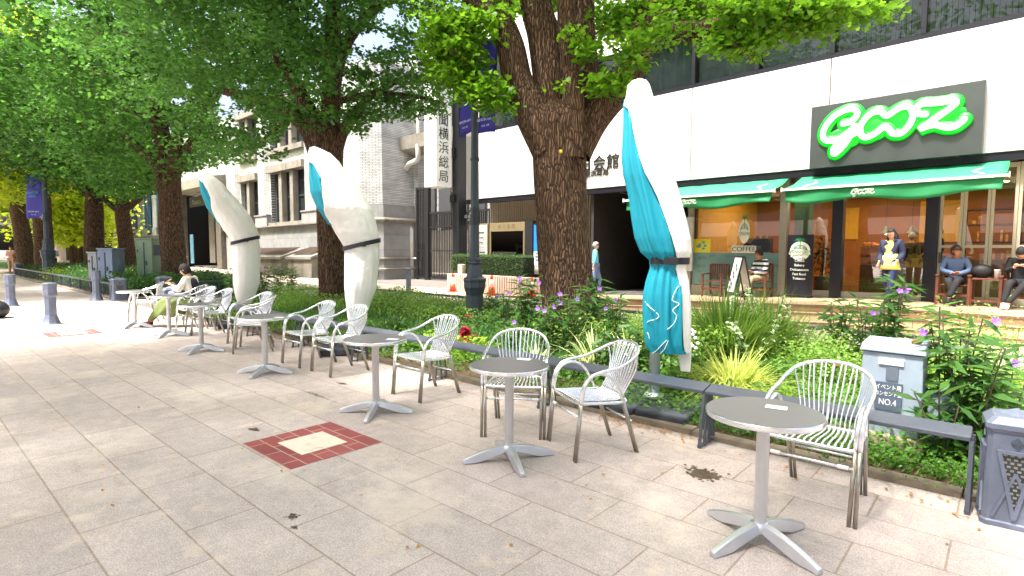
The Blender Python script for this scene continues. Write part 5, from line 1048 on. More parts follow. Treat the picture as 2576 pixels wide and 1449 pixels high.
_R2=np.array(_r2); _U2=np.array(_u2); _F0=np.array(_f)
def keep(P, sil, gaps, mind=4.0, jit=0.):
    P = np.asarray(P, dtype=float); v = P-np.array([0,0,CAMZ]); z = v@_F0; zz = np.where(z < .3, 1, z)
    x = 1288+FPX*(v@_R2)/zz; y = 724.5-FPX*(v@_U2)/zz
    if jit: x = x+RNG.normal(size=len(P))*jit; y = y+RNG.normal(size=len(P))*jit
    ins = (z >= .3) & (x > -60) & (x < 2640) & (y > -80) & (y < 1500)
    bad = (z < mind) | (y > np.interp(x, [a for a, b in sil], [b for a, b in sil]))
    for gx, gy, rx, ry in gaps: bad |= ((x-gx)/rx)**2+((y-gy)/ry)**2 < 1
    return ~(ins & bad)
def crown(parent, cen, rad, nvis, nhid, per, spread, size, m, sil, gaps, kind='fan', extra=None, mind=4.0, twig=True, clumpy=.1):
    C_ = []; H_ = []; tries = 0
    while (len(C_) < nvis or len(H_) < nhid) and tries < 40:
        tries += 1; q = RNG.normal(size=(4000,3)); q = unit(q)*(RNG.random((4000,1))**(1/2.4)); P = np.array(cen)+q*np.array(rad); kp = keep(P, sil, gaps, mind) & (np.sin(P[:,0]*2.3+1.7*np.sin(P[:,1]*1.9))*np.sin(P[:,2]*3.1+1.3*np.sin(P[:,0]*1.1))+.5*np.sin(P[:,1]*2.7+P[:,2]*1.3) > clumpy)
        for p, k_ in zip(P, kp):
            if not k_: continue
            x, y, z = proj(p); vis = z > .5 and -80 < x < 2656 and -120 < y < 1449
            if vis and len(C_) < nvis: C_.append(p)
            elif not vis and len(H_) < nhid: H_.append(p)
    ncore = len(C_)
    if extra is not None:
        for px, py, dep, rx, ry, cnt in extra:
            for _ in range(cnt):
                a = random.uniform(0, 6.28); q = math.sqrt(random.random()); C_.append(np.array(B(px+rx*q*math.cos(a), py+ry*q*math.sin(a), dep+random.uniform(-.35,.35))))
    parts = []
    def leaves(cs, per, sp, sz, kd, flt=False):
        cs = np.array(cs); n = len(cs)*per; base = np.repeat(cs, per, 0); nn = RNG.normal(size=(n,3))*np.array([sp, sp, sp*.42]); P = base+nn
        P[:,2] -= .25*np.hypot(nn[:,0], nn[:,1])
        if flt: kk = keep(P, sil, gaps, 1.0, 5); P = P[kk]; nn = nn[kk]
        d = unit(nn*np.array([1,1,.2])+1e-6); parts.append(leafverts(P, sz, kd, .45, dirs=d))
    if C_:
        leaves(C_[:ncore], per, spread, size, kind, True)
        if len(C_) > ncore: leaves(C_[ncore:], max(13, per//3), spread*.55, size*1.12, kind, False)
    if kind == 'oval' or not H_: pass
    V, Q = merge(parts); npmesh('crown', V, Q, m, parent)
    if H_:
        parts = []; leaves(H_, 9, spread*2.4, size*3.0, 'oval'); V, Q = merge(parts); npmesh('upper_crown', V, Q, m, parent)
    if twig and C_:
        k = MB()
        for c in random.sample(list(C_), min(len(C_), 160)):
            c = Vector(c); a = random.uniform(0,6.28); l = spread*1.7; k.tube([c-Vector((math.cos(a)*l, math.sin(a)*l, -.08)), c, c+Vector((math.cos(a)*l*.8, math.sin(a)*l*.8, -.1))], [.012,.008,.004], 5)
        k.build('twigs', bark, parent)
def tree(label, base, trunk, branches, seed=0, n=44, amp=.05):
    t = thing('ginkgo_tree', label, 'tree', base, 0, 'ginkgo trees along the promenade'); inv = Vector(base)
    k = MB(); bark_tube(k, [Vector(p)-inv for p, r in trunk], [r for p, r in trunk], n=n, seed=seed, amp=amp, flare=.35); k.build('trunk', bark, t, smooth=True)
    for i, b in enumerate(branches):
        k = MB(); bark_tube(k, [Vector(p)-inv for p, r in b], [r for p, r in b], n=max(14, n//2), seed=seed+i+1, amp=amp*.9); k.build('branch', bark, t, smooth=True)
    return t
def local_crown(t, *a, **kw):        # crown meshes are built in world space, then moved under their tree
    before = set(bpy.data.objects); crown(None, *a, **kw)
    for o in set(bpy.data.objects)-before:
        o.parent = t; o.data.transform(Matrix.Translation(-t.location))
lf1 = leafmat('ginkgo_leaf_bright', hexc(44,94,16), hexc(112,160,34), .55); lf2 = leafmat('ginkgo_leaf', hexc(30,74,26), hexc(84,136,50), .5); lf3 = leafmat('ginkgo_leaf_yellow', hexc(112,146,30), hexc(190,204,56), .6)  # lf3 paints sunshine on the left crowns into their leaf colour
# tree 1, the big near one
b_ = G(1437,790,.55); T1 = (b_.x, b_.y, .0); D1 = proj(b_)[2]
def bb(lst, dep, r0, r1):
    n = len(lst); return [(B(x, y, dep+(e[0] if e else 0)), r0+(r1-r0)*i/(n-1)) for i, (x, y, *e) in enumerate(lst)]
PXM = D1/FPX
t1 = tree('big ginkgo with a thick furrowed trunk forking above the planter, nearest tree', T1,
    [((b_.x,b_.y,-.05),.50),((b_.x,b_.y,.6),.46),(B(1425,700,D1),.44),(B(1419,616,D1),.425),(B(1411,500,D1),.42),(B(1408,433,D1),.44),(B(1407,391,D1),.44),(B(1405,352,D1),.465),(B(1410,313,D1),.5),(B(1414,285,D1),.45),(B(1414,262,D1),.27)],
    [bb([(1385,380),(1352,315),(1325,262),(1300,195),(1284,117),(1262,62),(1225,25),(1175,-25),(1110,-90)],D1-.1,.30,.15), bb([(1262,70),(1275,30,.2),(1272,-20,.3),(1280,-100,.3)],D1-.1,.17,.1), bb([(1400,370),(1392,280),(1384,195),(1368,90),(1350,20),(1335,-120)],D1+.1,.33,.24),
     bb([(1440,400),(1442,280),(1440,195),(1428,90),(1424,0),(1425,-120)],D1-.32,.19,.13), bb([(1450,380),(1470,280),(1474,180),(1468,60),(1475,-80)],D1+.3,.28,.16),
     bb([(1440,380),(1478,312),(1520,262),(1566,215),(1597,160),(1612,98),(1640,0),(1660,-80)],D1,.33,.13), bb([(1606,125),(1626,82,-.1),(1698,80,-.3),(1750,80,-.5),(1800,68,-.8),(1894,36,-1.2),(1962,4,-1.5),(2050,-50,-1.8)],D1,.17,.13),
     bb([(1232,45),(1150,40,.2),(1100,70,.4),(1060,110,.5)],D1-.1,.08,.03), bb([(1900,30,-1.2),(1990,60,-1.2),(2080,50,-1.0),(2180,20,-.8)],D1,.07,.02)], seed=3, n=84, amp=.03)
ex1 = [(1440,80,D1-.75,22,10,5),(1465,105,D1-.75,26,14,8),(1478,135,D1-.75,14,10,4),(1405,214,D1-.55,7,6,2),(1535,190,D1-.7,36,16,16),(1550,222,D1-.7,30,12,10),(1500,214,D1-.6,20,10,4),(1592,135,D1-.7,32,24,18),(1640,95,D1-.7,40,12,12),
       (1150,160,D1-.3,66,56,95),(1215,225,D1-.5,50,32,70),(1120,90,D1-.3,56,46,70),(1180,60,D1-.3,56,42,60),(1400,4,D1+.6,110,10,30),(1560,48,D1+.4,70,30,60),(1250,262,D1-.6,22,7,14),(1700,34,D1+.5,90,30,70),(1860,105,D1-1.6,80,30,60),(2010,52,D1-1.6,100,26,70),(2150,20,D1-1.4,100,18,50),(1980,15,D1-1.8,180,28,120),(1740,2,D1+.2,180,24,90)]
local_crown(t1, (T1[0],T1[1],8.4), (5.2,4.6,4.0), 330, 420, 34, .17, .082, lf1, SIL_1, [], extra=ex1, mind=5.2)
# tree 2
D2 = 13.4; b2_ = B(842,752,D2); b2_ = G(842,752,.35); D2 = proj(b2_)[2]; T2 = (b2_.x,b2_.y,0)
t2 = tree('second ginkgo, its trunk rising behind the middle white parasol', T2,
    [((b2_.x,b2_.y,-.05),.40),((b2_.x,b2_.y,.6),.36),(B(836,650,D2),.335),(B(832,560,D2),.33),(B(830,470,D2),.33),(B(826,400,D2),.36),(B(822,350,D2),.42),(B(818,310,D2),.33)],
    [bb([(806,400),(776,330),(735,285),(690,262),(640,245),(560,230)],D2,.25,.08), bb([(815,370),(788,300),(755,235),(715,170),(670,90)],D2-.2,.24,.1), bb([(830,370),(832,280),(834,180),(838,60),(840,-60)],D2,.26,.16),
     bb([(842,390),(862,330),(884,302),(905,268),(950,230),(1010,200)],D2-.1,.17,.05), bb([(838,300),(846,190),(872,110),(915,50),(975,0),(1060,-40)],D2+.2,.18,.09), bb([(842,260),(900,240),(980,235),(1060,245),(1120,262)],D2-.5,.08,.02), bb([(735,284),(700,320),(660,350)],D2-.6,.05,.02)], seed=23, n=48)
local_crown(t2, (T2[0],T2[1]-.6,7.2), (5.6,4.8,4.3), 1150, 1500, 34, .21, .09, lf2, SIL_L, GAPS_L, mind=8.5,
    extra=[(760,300,D2-1,60,20,12),(860,290,D2-1,60,20,14),(1000,265,D2-1,110,26,40),(900,325,D2-1,14,16,5),(680,385,D2-1.5,30,10,5),(610,402,D2+2,40,10,6),(960,190,D2-1,90,30,24),(650,330,D2-1,50,10,8),(560,300,D2,12,30,4)])
# tree 3
b3_ = G(439,702,.45); D3 = proj(b3_)[2]; T3 = (b3_.x,b3_.y,0)
t3 = tree('third ginkgo with a leaning knobbly trunk behind the seated person', T3,
    [((b3_.x,b3_.y,-.05),.52),((b3_.x,b3_.y,.7),.42),(B(436,640,D3),.40),(B(430,570,D3),.40),(B(428,500,D3),.37),(B(422,460,D3),.42),(B(420,425,D3),.45),(B(420,395,D3),.36)],
    [bb([(418,440),(405,340),(396,280),(375,240),(340,200),(300,160)],D3,.34,.14), bb([(428,440),(442,380),(452,330),(470,285),(490,230)],D3-.2,.22,.1), bb([(435,440),(462,390),(492,345),(505,290),(530,250),(590,200)],D3,.24,.1), bb([(412,440),(385,405),(355,380),(300,330),(250,300)],D3-.3,.24,.08), bb([(415,340),(390,300),(345,285),(290,270)],D3-.4,.12,.05)], seed=41, n=40)
q = B(1411,381,D1-.52)-Vector(T1); MB().ball(tuple(q), (.022,.022,.03), 10, 8).build('yellow_tag', mat('tag_yellow', hexc(240,220,20), .4), t1)
ALL_L = SIL_L
local_crown(t3, (T3[0],T3[1]-.5,8.0), (6.2,5.2,4.9), 1250, 500, 30, .27, .13, lf2, SIL_L, GAPS_L, mind=13)
def simple_tree(px, py, z, label, r, fork_y, brs, cr, lf, nv, size, seed, lean=0, nh=250):
    b = G(px, py, z); D = proj(b)[2]; T = (b.x, b.y, 0)
    t = tree(label, T, [((b.x,b.y,-.05),r*1.3),((b.x,b.y,.6),r*1.08),(B(px+lean*.5,(py+fork_y)/2,D),r),(B(px+lean,fork_y+20,D),r*.95),(B(px+lean,fork_y-20,D),r*.8)], [bb([(px+lean,fork_y+10),*q],D,r*.55,r*.2) for q in brs], seed=seed, n=28)
    local_crown(t, (T[0],T[1]+cr[3],cr[4]), cr[:3], nv, nh, 28, .34, size, lf, SIL_L, GAPS_L, mind=10, twig=False); return t
simple_tree(323,682,.4,'slim ginkgo with a branch to the right, behind the pale blue cabinet', .34, 520, [[(345,505),(365,480),(378,455)],[(290,525),(262,500),(240,470)],[(315,440),(310,360)]], (5,4.6,4.5,0,8.2), lf2, 900, .16, 61, lean=-14)
simple_tree(240,676,.5,'broad trunked ginkgo behind the narrow grey cabinet', .42, 500, [[(214,480),(190,450),(170,420)],[(250,420),(255,340)],[(265,460),(290,430)]], (5.5,5,4.6,-.5,8.2), lf2, 900, .15, 62, lean=-4)
simple_tree(112,672,.5,'dark ginkgo directly behind the far lamp post', .42, 460, [[(90,420),(60,380)],[(130,400),(150,330)]], (6,5,5.2,-1,9), lf3, 900, .19, 63, lean=-8)
simple_tree(66,668,.5,'leaning dark ginkgo at the left, beyond the far lamp post', .40, 470, [[(30,430),(0,400)],[(60,400),(70,330)]], (7,6,5.5,-2,9.5), lf3, 1000, .19, 64, lean=-26)
# bright small tree and a dark backing row further off
def far_tree(X, Y, h, r, lf, n, size, label, sil=SIL_L, zc=None, gaps=[]):
    t = thing('street_tree', label, 'tree', (X,Y,0)); MB().tube([(0,0,0),(0,0,h*.5)], [.25,.14], 10).build('trunk', bark, t)
    P = RNG.normal(size=(n,3))*np.array([r*.5,r*.5,h*.18])+np.array([0,0,zc or h*.62]); W_ = P+np.array([X,Y,0]); kp = keep(W_, sil, gaps, 8); V, Q = leafverts(P[kp], size, 'fan', .4); npmesh('crown', V, Q, lf, t)
FB = [(-400,620),(3000,620)]
pb_ = B(185,640,38); far_tree(pb_.x, pb_.y, 7.0, 2.6, lf3, 9000, .24, 'small bright green tree behind the broad trunk, before the far shops', FB, 3.9)
for i, (px, dd, lb) in enumerate(((-90,46,'dense yellow green tree at the far left end of the row'),(40,55,'dense tree behind the left end of the promenade'),(200,56,'dark tree filling the gap above the far shops'))):
    q = B(px, 600, dd); far_tree(q.x, q.y, 15, 9, (lf3,lf2,lf2,lf2)[i], 12000, .42, lb, SIL_L, 9.5)
# off-frame street trees behind the photographer, seen in reflections and by their shade
shade_m = leafmat('shade_leaf', hexc(34,74,26), hexc(80,120,44), .45)
for i, (X, Y) in enumerate(((-3.5,-1.6),(2.6,-2.0),(-9.5,-1.8),(-25.5,-1.8),(-32,-2),(8.5,-2),(-2,-12))):
    t = thing('ginkgo_tree', 'ginkgo of the opposite row behind the photographer, number %d from the right' % (i+1), 'tree', (X,Y,0)); t['label'] = ['ginkgo of the opposite row just left behind the photographer','ginkgo of the opposite row just right behind the photographer','ginkgo of the opposite row, second to the left','ginkgo of the opposite row near the far planter','ginkgo of the opposite row at its left end','ginkgo of the opposite row at its right end','ginkgo across the road behind the photographer'][i]
    MB().tube([(0,0,0),(0,0,3),(.1,0,6)], [.35,.28,.2], 16).build('trunk', bark, t)
    n = 6000; q = unit(RNG.normal(size=(n//6,3)))*(RNG.random((n//6,1))**.4)*np.array([3.6,3.4,3.0])+np.array([0,0,8.3]); P = np.repeat(q,6,0)+RNG.normal(size=(n//6*6,3))*np.array([.35,.35,.15])
    P = P[(P[:,2]+0 > 5.0)]; V, Q = leafverts(P, .26, 'oval', .5); npmesh('crown', V, Q, shade_m, t)
# ================================================================ PLANTS
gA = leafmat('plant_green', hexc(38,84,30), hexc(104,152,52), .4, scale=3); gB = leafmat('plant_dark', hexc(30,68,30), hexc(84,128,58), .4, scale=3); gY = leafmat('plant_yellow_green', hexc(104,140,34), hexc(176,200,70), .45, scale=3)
gL = leafmat('plant_light', hexc(84,130,50), hexc(150,184,84), .45, scale=3); stemm = mat('green_stem', hexc(70,88,44), .7, var=.2); redl = leafmat('red_leaf', hexc(110,20,26), hexc(160,44,50), .35)
purple = leafmat('petunia_purple', hexc(150,90,210), hexc(176,120,228), .4); redf = mat('small_red_flower', hexc(214,50,40), .6); whf = mat('white_flower', hexc(240,240,236), .6)
# low ground cover, uncountable
def cover_patch(name, x0, x1, y0, y1, n, size, hmax, m, label, kind='oval', edge=.35):
    X = RNG.uniform(x0, x1, n); Y = RNG.uniform(y0, y1, n); H = hmax*(.45+.55*(.5+.5*np.sin(X*1.9+np.sin(Y*2.3)*1.4)*np.cos(Y*1.7-X*.8)))
    H = H*np.clip((Y-y0)/edge+.18, .12, 1)*np.clip((y1-Y)/edge+.25, .2, 1); Z = .06+H*(RNG.random(n)**.6); V, Q = leafverts(np.stack([X,Y,Z],-1), size, kind, .35)
    o = npmesh(name, V, Q, m); tag(o, label, 'ground cover', kind='stuff'); return o
cover_patch('ground_cover', -14.6, .2, 4.74, 9.15, 60000, .05, .36, gA, 'low leafy green ground cover filling the near planter', edge=.8)
cover_patch('ground_cover', -14.6, -2.4, 6.0, 9.1, 30000, .055, .72, gL, 'taller light green herbs along the back half of the near planter', edge=.5)
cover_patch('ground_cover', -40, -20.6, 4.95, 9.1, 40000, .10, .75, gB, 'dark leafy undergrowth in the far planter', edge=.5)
def grass_field(x0, x1, y0, y1, n, L, m, label, w=.012):
    base = np.stack([RNG.uniform(x0,x1,n), RNG.uniform(y0,y1,n), np.full(n,.05)], -1); a = RNG.uniform(0,6.283,n); el = RNG.uniform(.5,1.35,n); d = np.stack([np.cos(a)*np.cos(el), np.sin(a)*np.cos(el), np.sin(el)], -1)
    V, Q = ribbons(base, d, L*RNG.uniform(.5,1.2,n), np.full(n,w), RNG.uniform(.2,.7,n)); o = npmesh('grass', V, Q, m); tag(o, label, 'grass', kind='stuff')
grass_field(-11, -3.6, 5.3, 8.8, 9000, .8, gB, 'long dark grass blades between the herbs of the near planter', .012)
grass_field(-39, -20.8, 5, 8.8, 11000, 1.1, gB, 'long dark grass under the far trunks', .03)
grass_field(-3, .2, 4.74, 5.4, 2600, .12, gA, 'short creeping grass at the planter edge behind the nearest table', .008)
def bush(px, Y, rx, rz, n, size, m, label, kind='oval', X=None, flowers=None, name='shrub', cat='shrub', ry=None):
    X = PX(px, Y) if X is None else X; t = thing(name, label, cat, (X,Y,.05), 0); ry = ry or rx*.8; k = 26
    c = unit(RNG.normal(size=(k*3,3)))*(RNG.random((k*3,1))**.4); c[:,2] = np.abs(c[:,2]); c *= np.array([rx*.85, ry*.85, rz*.85]); per = max(1, n//len(c))
    P = np.repeat(c, per, 0)+RNG.normal(size=(len(c)*per,3))*np.array([rx*.2,ry*.2,rz*.14]); P[:,2] = np.abs(P[:,2])+.02
    V, Q = leafverts(P, size, kind, .35); npmesh('foliage', V, Q, m, t); st = MB()
    for q in c[::3]: st.tube([(q[0]*.1,q[1]*.1,0),(q[0]*.6,q[1]*.6,q[2]*.6),tuple(q)], [.008,.006,.003], 5)
    st.build('stems', stemm, t)
    if flowers:
        fm, cnt, fs = flowers; idx = RNG.choice(len(P), cnt)
        for i in idx: f = MB(); f.ball(tuple(P[i]*np.array([1.05,1.05,1.06])), (fs,fs,fs*.6), 8, 5); f.build('flower', fm, t)
    return t
BUSHES = [(745,6.6,.95,.62,5200,.045,gL,'bright green rounded shrub below the second trunk'),(655,6.2,.6,.55,2600,.045,gA,'green shrub between the two white parasols'),
 (905,5.6,.35,.45,1600,.045,gA,'small shrub at the foot of the middle white parasol'),(985,7.6,.8,.6,3600,.05,gA,'grassy green shrub in front of the driveway'),(1075,7.0,.7,.6,3600,.05,gL,'light green shrub left of the cones'),
 (1110,5.45,.30,.36,500,.11,gY,'yellow green coleus left of the red leaved plant'),(1195,5.5,.32,.3,500,.10,gY,'yellow green coleus right of the red leaved plant'),(1020,5.4,.45,.3,1800,.04,gA,'low shrub behind the third chair back'),
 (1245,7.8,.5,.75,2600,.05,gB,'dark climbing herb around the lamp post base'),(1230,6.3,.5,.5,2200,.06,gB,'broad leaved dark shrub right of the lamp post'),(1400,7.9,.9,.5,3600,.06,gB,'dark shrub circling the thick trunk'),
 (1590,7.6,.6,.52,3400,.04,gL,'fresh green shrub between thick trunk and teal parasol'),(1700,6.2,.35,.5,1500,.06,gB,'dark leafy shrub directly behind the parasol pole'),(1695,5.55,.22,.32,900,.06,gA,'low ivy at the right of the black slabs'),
 (1985,7.9,.7,.62,4200,.04,gL,'pale green lantana left of the power cabinet',(redf,5,.014)),(2060,6.9,.55,.66,4200,.038,gL,'light green lantana just behind the power cabinet',(redf,4,.014)),(2190,8.0,.8,.66,4800,.04,gL,'tall sunny lantana behind the power cabinet lid',(redf,4,.014)),
 (2330,7.6,.7,.6,4400,.038,gL,'sunny lantana right of the power cabinet',(whf,6,.012)),(2440,8.3,.6,1.02,4200,.038,gL,'tallest yellow green shrub reaching up to the terrace steps',(redf,3,.014)),(2515,7.0,.6,.62,4200,.036,gL,'sunny shrub left of the far corner pillar',(whf,8,.012)),(2545,5.9,.4,.5,2600,.034,gL,'dense green shrub above the nearest pillar'),
 (2400,6.3,.4,.42,2600,.036,gA,'small leaved shrub below the purple flowers at the right'),(1960,6.3,.4,.42,2400,.036,gA,'green shrub above the strap leaved plant'),(2260,5.05,.75,.15,2200,.03,gA,'creeping mint at the front of the power cabinet'),(1860,5.0,.5,.12,1200,.03,gB,'low creeper behind the trestle leg near the black slabs')]
for b in BUSHES: bush(*b[:8], flowers=b[8] if len(b) > 8 else None)
for px, Y, rx, rz, lb in ((180,5.6,1.4,.75,'bright yellow green mound beside the broad trunk'),(330,6.6,1.0,.7,'yellow green mound left of the leaning trunk, behind the pillars'),(560,8.0,1.3,.8,'thin leaved shrub right of the leaning trunk'),(25,6.0,2.0,1.0,'dark grass mound at the far left edge')):
    bush(px, Y, rx, rz, 3600, .09, gY if 'yellow' in lb else gB, lb, 'lance')
# the red leaved plant
bush(1170, 5.6, .12, .5, 26, .16, redl, 'red leaved coleus among yellow green ones', 'round', name='red_leaf_plant', cat='plant')
def clump(px, Y, n, L, w, m, label, droop=(.3,.9), el=(.7,1.45), seg=6, X=None, m2=None, spread=.08):
    X = PX(px, Y) if X is None else X; t = thing('ornamental_grass', label, 'grass clump', (X,Y,.05))
    def mk(n, m, nm, ww):
        a = RNG.uniform(0,6.283,n); e = RNG.uniform(*el, n); d = np.stack([np.cos(a)*np.cos(e), np.sin(a)*np.cos(e), np.sin(e)], -1); base = np.stack([np.cos(a), np.sin(a), a*0], -1)*(RNG.random((n,1))*spread)
        V, Q = ribbons(base, d, L*RNG.uniform(.55,1.15,n), np.full(n,ww), RNG.uniform(*droop,n), seg); npmesh(nm, V, Q, m, t)
    mk(n, m, 'blades', w)
    if m2: mk(n//2, m2, 'green_blades', w*1.1)
    return t
pale = leafmat('pale_blade', hexc(196,204,130), hexc(226,230,176), .4); dkb = leafmat('dark_blade', hexc(40,74,26), hexc(108,142,54), .4)
clump(1838, 7.3, 2600, 1.55, .02, dkb, 'large dark fountain grass right of the teal parasol', (.25,.7), (.7,1.5), spread=.3)
clump(1935, 7.9, 1200, 1.3, .018, dkb, 'dark fountain grass behind the big one, near the A-frame board', (.2,.6), (.8,1.5), spread=.2)
clump(1850, 5.85, 1300, .95, .018, leafmat('lime_blade', hexc(140,158,62), hexc(196,204,116), .45), 'bright yellow variegated grass just behind the rail', (.35,.95), (.55,1.45), spread=.14)
clump(1500, 5.75, 150, .95, .034, pale, 'striped cream and green grass behind the third chair from the right', (.35,.9), (.7,1.45), m2=gB)
clump(1350, 5.4, 110, .8, .032, pale, 'striped cream and green grass between the second table chairs', (.4,.95), (.6,1.4), m2=gB)
clump(1585, 6.3, 110, .9, .032, pale, 'striped cream and green grass left of the teal parasol', (.3,.8), (.8,1.45), m2=gB)
clump(1440, 6.6, 90, 1.0, .03, pale, 'striped cream and green grass at the root of the thick trunk', (.3,.8), (.8,1.45), m2=gB)
clump(1100, 6.2, 160, .6, .014, dkb, 'thin dark grass tuft left of the lamp post', (.3,.8), (.8,1.45))
clump(870, 5.0, 90, .4, .01, leafmat('dry_blade', hexc(120,92,50), hexc(170,140,84), .3), 'dry brown grass tuft behind the fifth chair', (.3,.9), (.6,1.4))
clump(2000, 5.45, 46, .55, .045, gA, 'strap leaved lily just behind the nearest chair back', (.4,1.0), (.7,1.4), m2=gY)
clump(2120, 5.75, 30, .5, .045, gB, 'strap leaved lily partly behind the power cabinet', (.4,1.0), (.7,1.4), m2=gA)
def petunia(px, Y, h, label, fl=2, stems=4, X=None, spread=.16, lf=gB, leafL=.17):
    X = PX(px, Y) if X is None else X; t = thing('purple_petunia', label, 'flowering plant', (X,Y,.05)); sm = MB(); P = []; Dr = []; tips = []
    for s in range(stems):
        a = s*2.4+random.random(); top = Vector((math.cos(a)*spread*random.uniform(.5,1.3), math.sin(a)*spread*random.uniform(.5,1.3), h*random.uniform(.72,1.0))); mid = top*.5+Vector((random.gauss(0,.02),random.gauss(0,.02),0)); sm.tube(curve([(0,0,0),mid,top],4), .005, 6); tips.append(top)
        k = int(top.z/.055)
        for i in range(3, k+1):
            u = i/k; c = mid*2*u if u < .5 else mid+(top-mid)*(u-.5)*2
            for sg in (0, math.pi): b_ = a+i*1.57+sg; P.append(c); Dr.append((math.cos(b_), math.sin(b_), .55 if u > .9 else .1))
    sm.build('stems', mat('petunia_stem', hexc(84,70,56), .7), t); P = np.array(P); V, Q = leafverts(P, leafL, 'lance', .9, dirs=np.array(Dr)*2.5, jitter=.3)
    V = V.reshape(len(P), 4, 3); ctr = P[:,None]; 
    npmesh('foliage', V.reshape(-1,3), Q, lf, t)
    for i in range(fl):
        tp = tips[i % len(tips)]+Vector((random.uniform(-.09,.09), random.uniform(-.09,.02), random.uniform(-.10,.08))); f = MB(); nn = Vector((random.uniform(.2,.8)*-tp.y*0+.5, -1, .5)).normalized(); u_ = nn.cross(Vector((0,0,1))).normalized(); v_ = u_.cross(nn)
        for q in range(5):
            a = q*1.2566+random.random()*.2; r = .034; d1 = u_*math.cos(a)+v_*math.sin(a); d2 = u_*math.cos(a+.55)+v_*math.sin(a+.55); d3 = u_*math.cos(a-.55)+v_*math.sin(a-.55)
            f.add([tp, tp+d3*r*.8+nn*.008, tp+d1*r*1.1+nn*.012, tp+d2*r*.8+nn*.008], [(0,1,2,3)])
        fo = f.build('flower', purple, t); MB().tube([tp-nn*.03, tp], [.002,.008], 6).build('flower_tube', purple, fo); MB().tube([tp-nn*.03, tips[i % len(tips)]-Vector((0,0,.05))], .002, 5).build('flower_stalk', stemm, fo)
    return t
for px, Y, h, fl, lb in ((1322,6.4,1.0,3,'tall purple petunia left of the thick trunk, its flowers above the others'),(1375,5.9,.85,4,'purple petunia in front of the trunk with a column of flowers'),(1430,6.1,.82,3,'purple petunia before the trunk root'),(1480,6.9,1.0,1,'tall petunia overlapping the right side of the thick trunk'),
 (1545,6.8,.82,2,'petunia right of the trunk with a pair of flowers'),(1262,6.7,.78,2,'petunia beside the lamp post base'),(1285,5.8,.55,1,'low petunia behind the second chair'),(1610,5.9,.6,0,'flowerless petunia left of the parasol pole'),(1540,5.6,.6,1,'low petunia behind the third chair back'),
 (2115,8.2,.85,1,'petunia in front of the terrace below the black board'),(2240,7.6,1.12,4,'tallest petunia reaching over the walking woman, with four flowers'),(2190,7.9,.9,1,'petunia left of the tallest one'),(2402,5.45,1.02,2,'petunia right of the power cabinet with two large lilac flowers'),(2465,5.2,.85,0,'leafy petunia beside the nearest pillar'),(2392,5.1,.5,0,'low broad petunia at the right side of the power cabinet'),(2530,5.6,.62,1,'petunia above the right corner pillar'),
 (590,5.9,.95,2,'tall petunia left of the middle parasols by the furthest chairs'),(612,5.6,.85,1,'petunia overlapping the foot of the furthest parasol'),(660,6.2,.98,1,'petunia just right of the furthest parasol'),(700,7.2,1.0,1,'petunia before the hatch of the old building'),(735,7.8,.95,0,'flowerless petunia left of the second trunk'),(1000,5.5,.42,0,'small leafy petunia by the third table')):
    petunia(px, Y, h*1.13, lb, fl, stems=7 if h > .8 else 5, leafL=.2 if Y > 5.3 else .22)
# wispy silver stems
for px, Y, h, lb in ((1875,7.7,1.05,'wispy silver leaved stem left of the A-frame board'),(1930,7.5,.95,'wispy silver leaved stem right of the big grass'),(1900,6.6,.8,'arching pale stem over the yellow grass')):
    X = PX(px, Y); t = thing('silver_stem_plant', lb, 'plant', (X,Y,.05)); sm = MB(); P = []
    for s in range(4):
        a = random.uniform(0,6.28); top = Vector((math.cos(a)*.3, math.sin(a)*.2, h*random.uniform(.8,1.05))); c = curve([(0,0,0), top*.5+Vector((0,0,.08)), top], 6); sm.tube(c, .004, 5)
        for q in c[4:]: P += [tuple(q)]*3
    sm.build('stems', stemm, t); V, Q = leafverts(np.array(P)+RNG.normal(size=(len(P),3))*.012, .055, 'oval', .2); npmesh('foliage', V, Q, leafmat('silver_leaf', hexc(150,176,130), hexc(196,212,176), .4), t)
# white flowers near the parasol hem
t = thing('white_flower_plant', 'small white flowering plant right beside the teal parasol hem', 'flowering plant', (PX(1748,6.2),6.2,.05)); n = 300; P = np.abs(RNG.normal(size=(n,3)))*np.array([0,0,.2])+RNG.normal(size=(n,3))*np.array([.1,.1,.02])+np.array([0,0,.08]); V, Q = leafverts(P, .04, 'oval', .3); npmesh('foliage', V, Q, gA, t)
for i in range(9): MB().ball((random.uniform(-.06,.08), -.05, random.uniform(.42,.66)), (.022,.02,.02), 8, 5).build('flower', whf, t)
# sparrow-sized dry leaf lump on the cabinet lid
p = G(2307, 893, 1.03); o = MB().ball((0,0,.02), (.035,.02,.025), 8, 6).ball((.02,0,.03), (.02,.02,.02), 8, 6).build('dry_leaf', mat('dry_leaf_brown', hexc(110,74,44), .9, var=.4, scale=40), smooth=True, loc=(-.52,5.29,.885)); tag(o, 'crumpled brown dry leaf on the lid of the power cabinet', 'leaf')
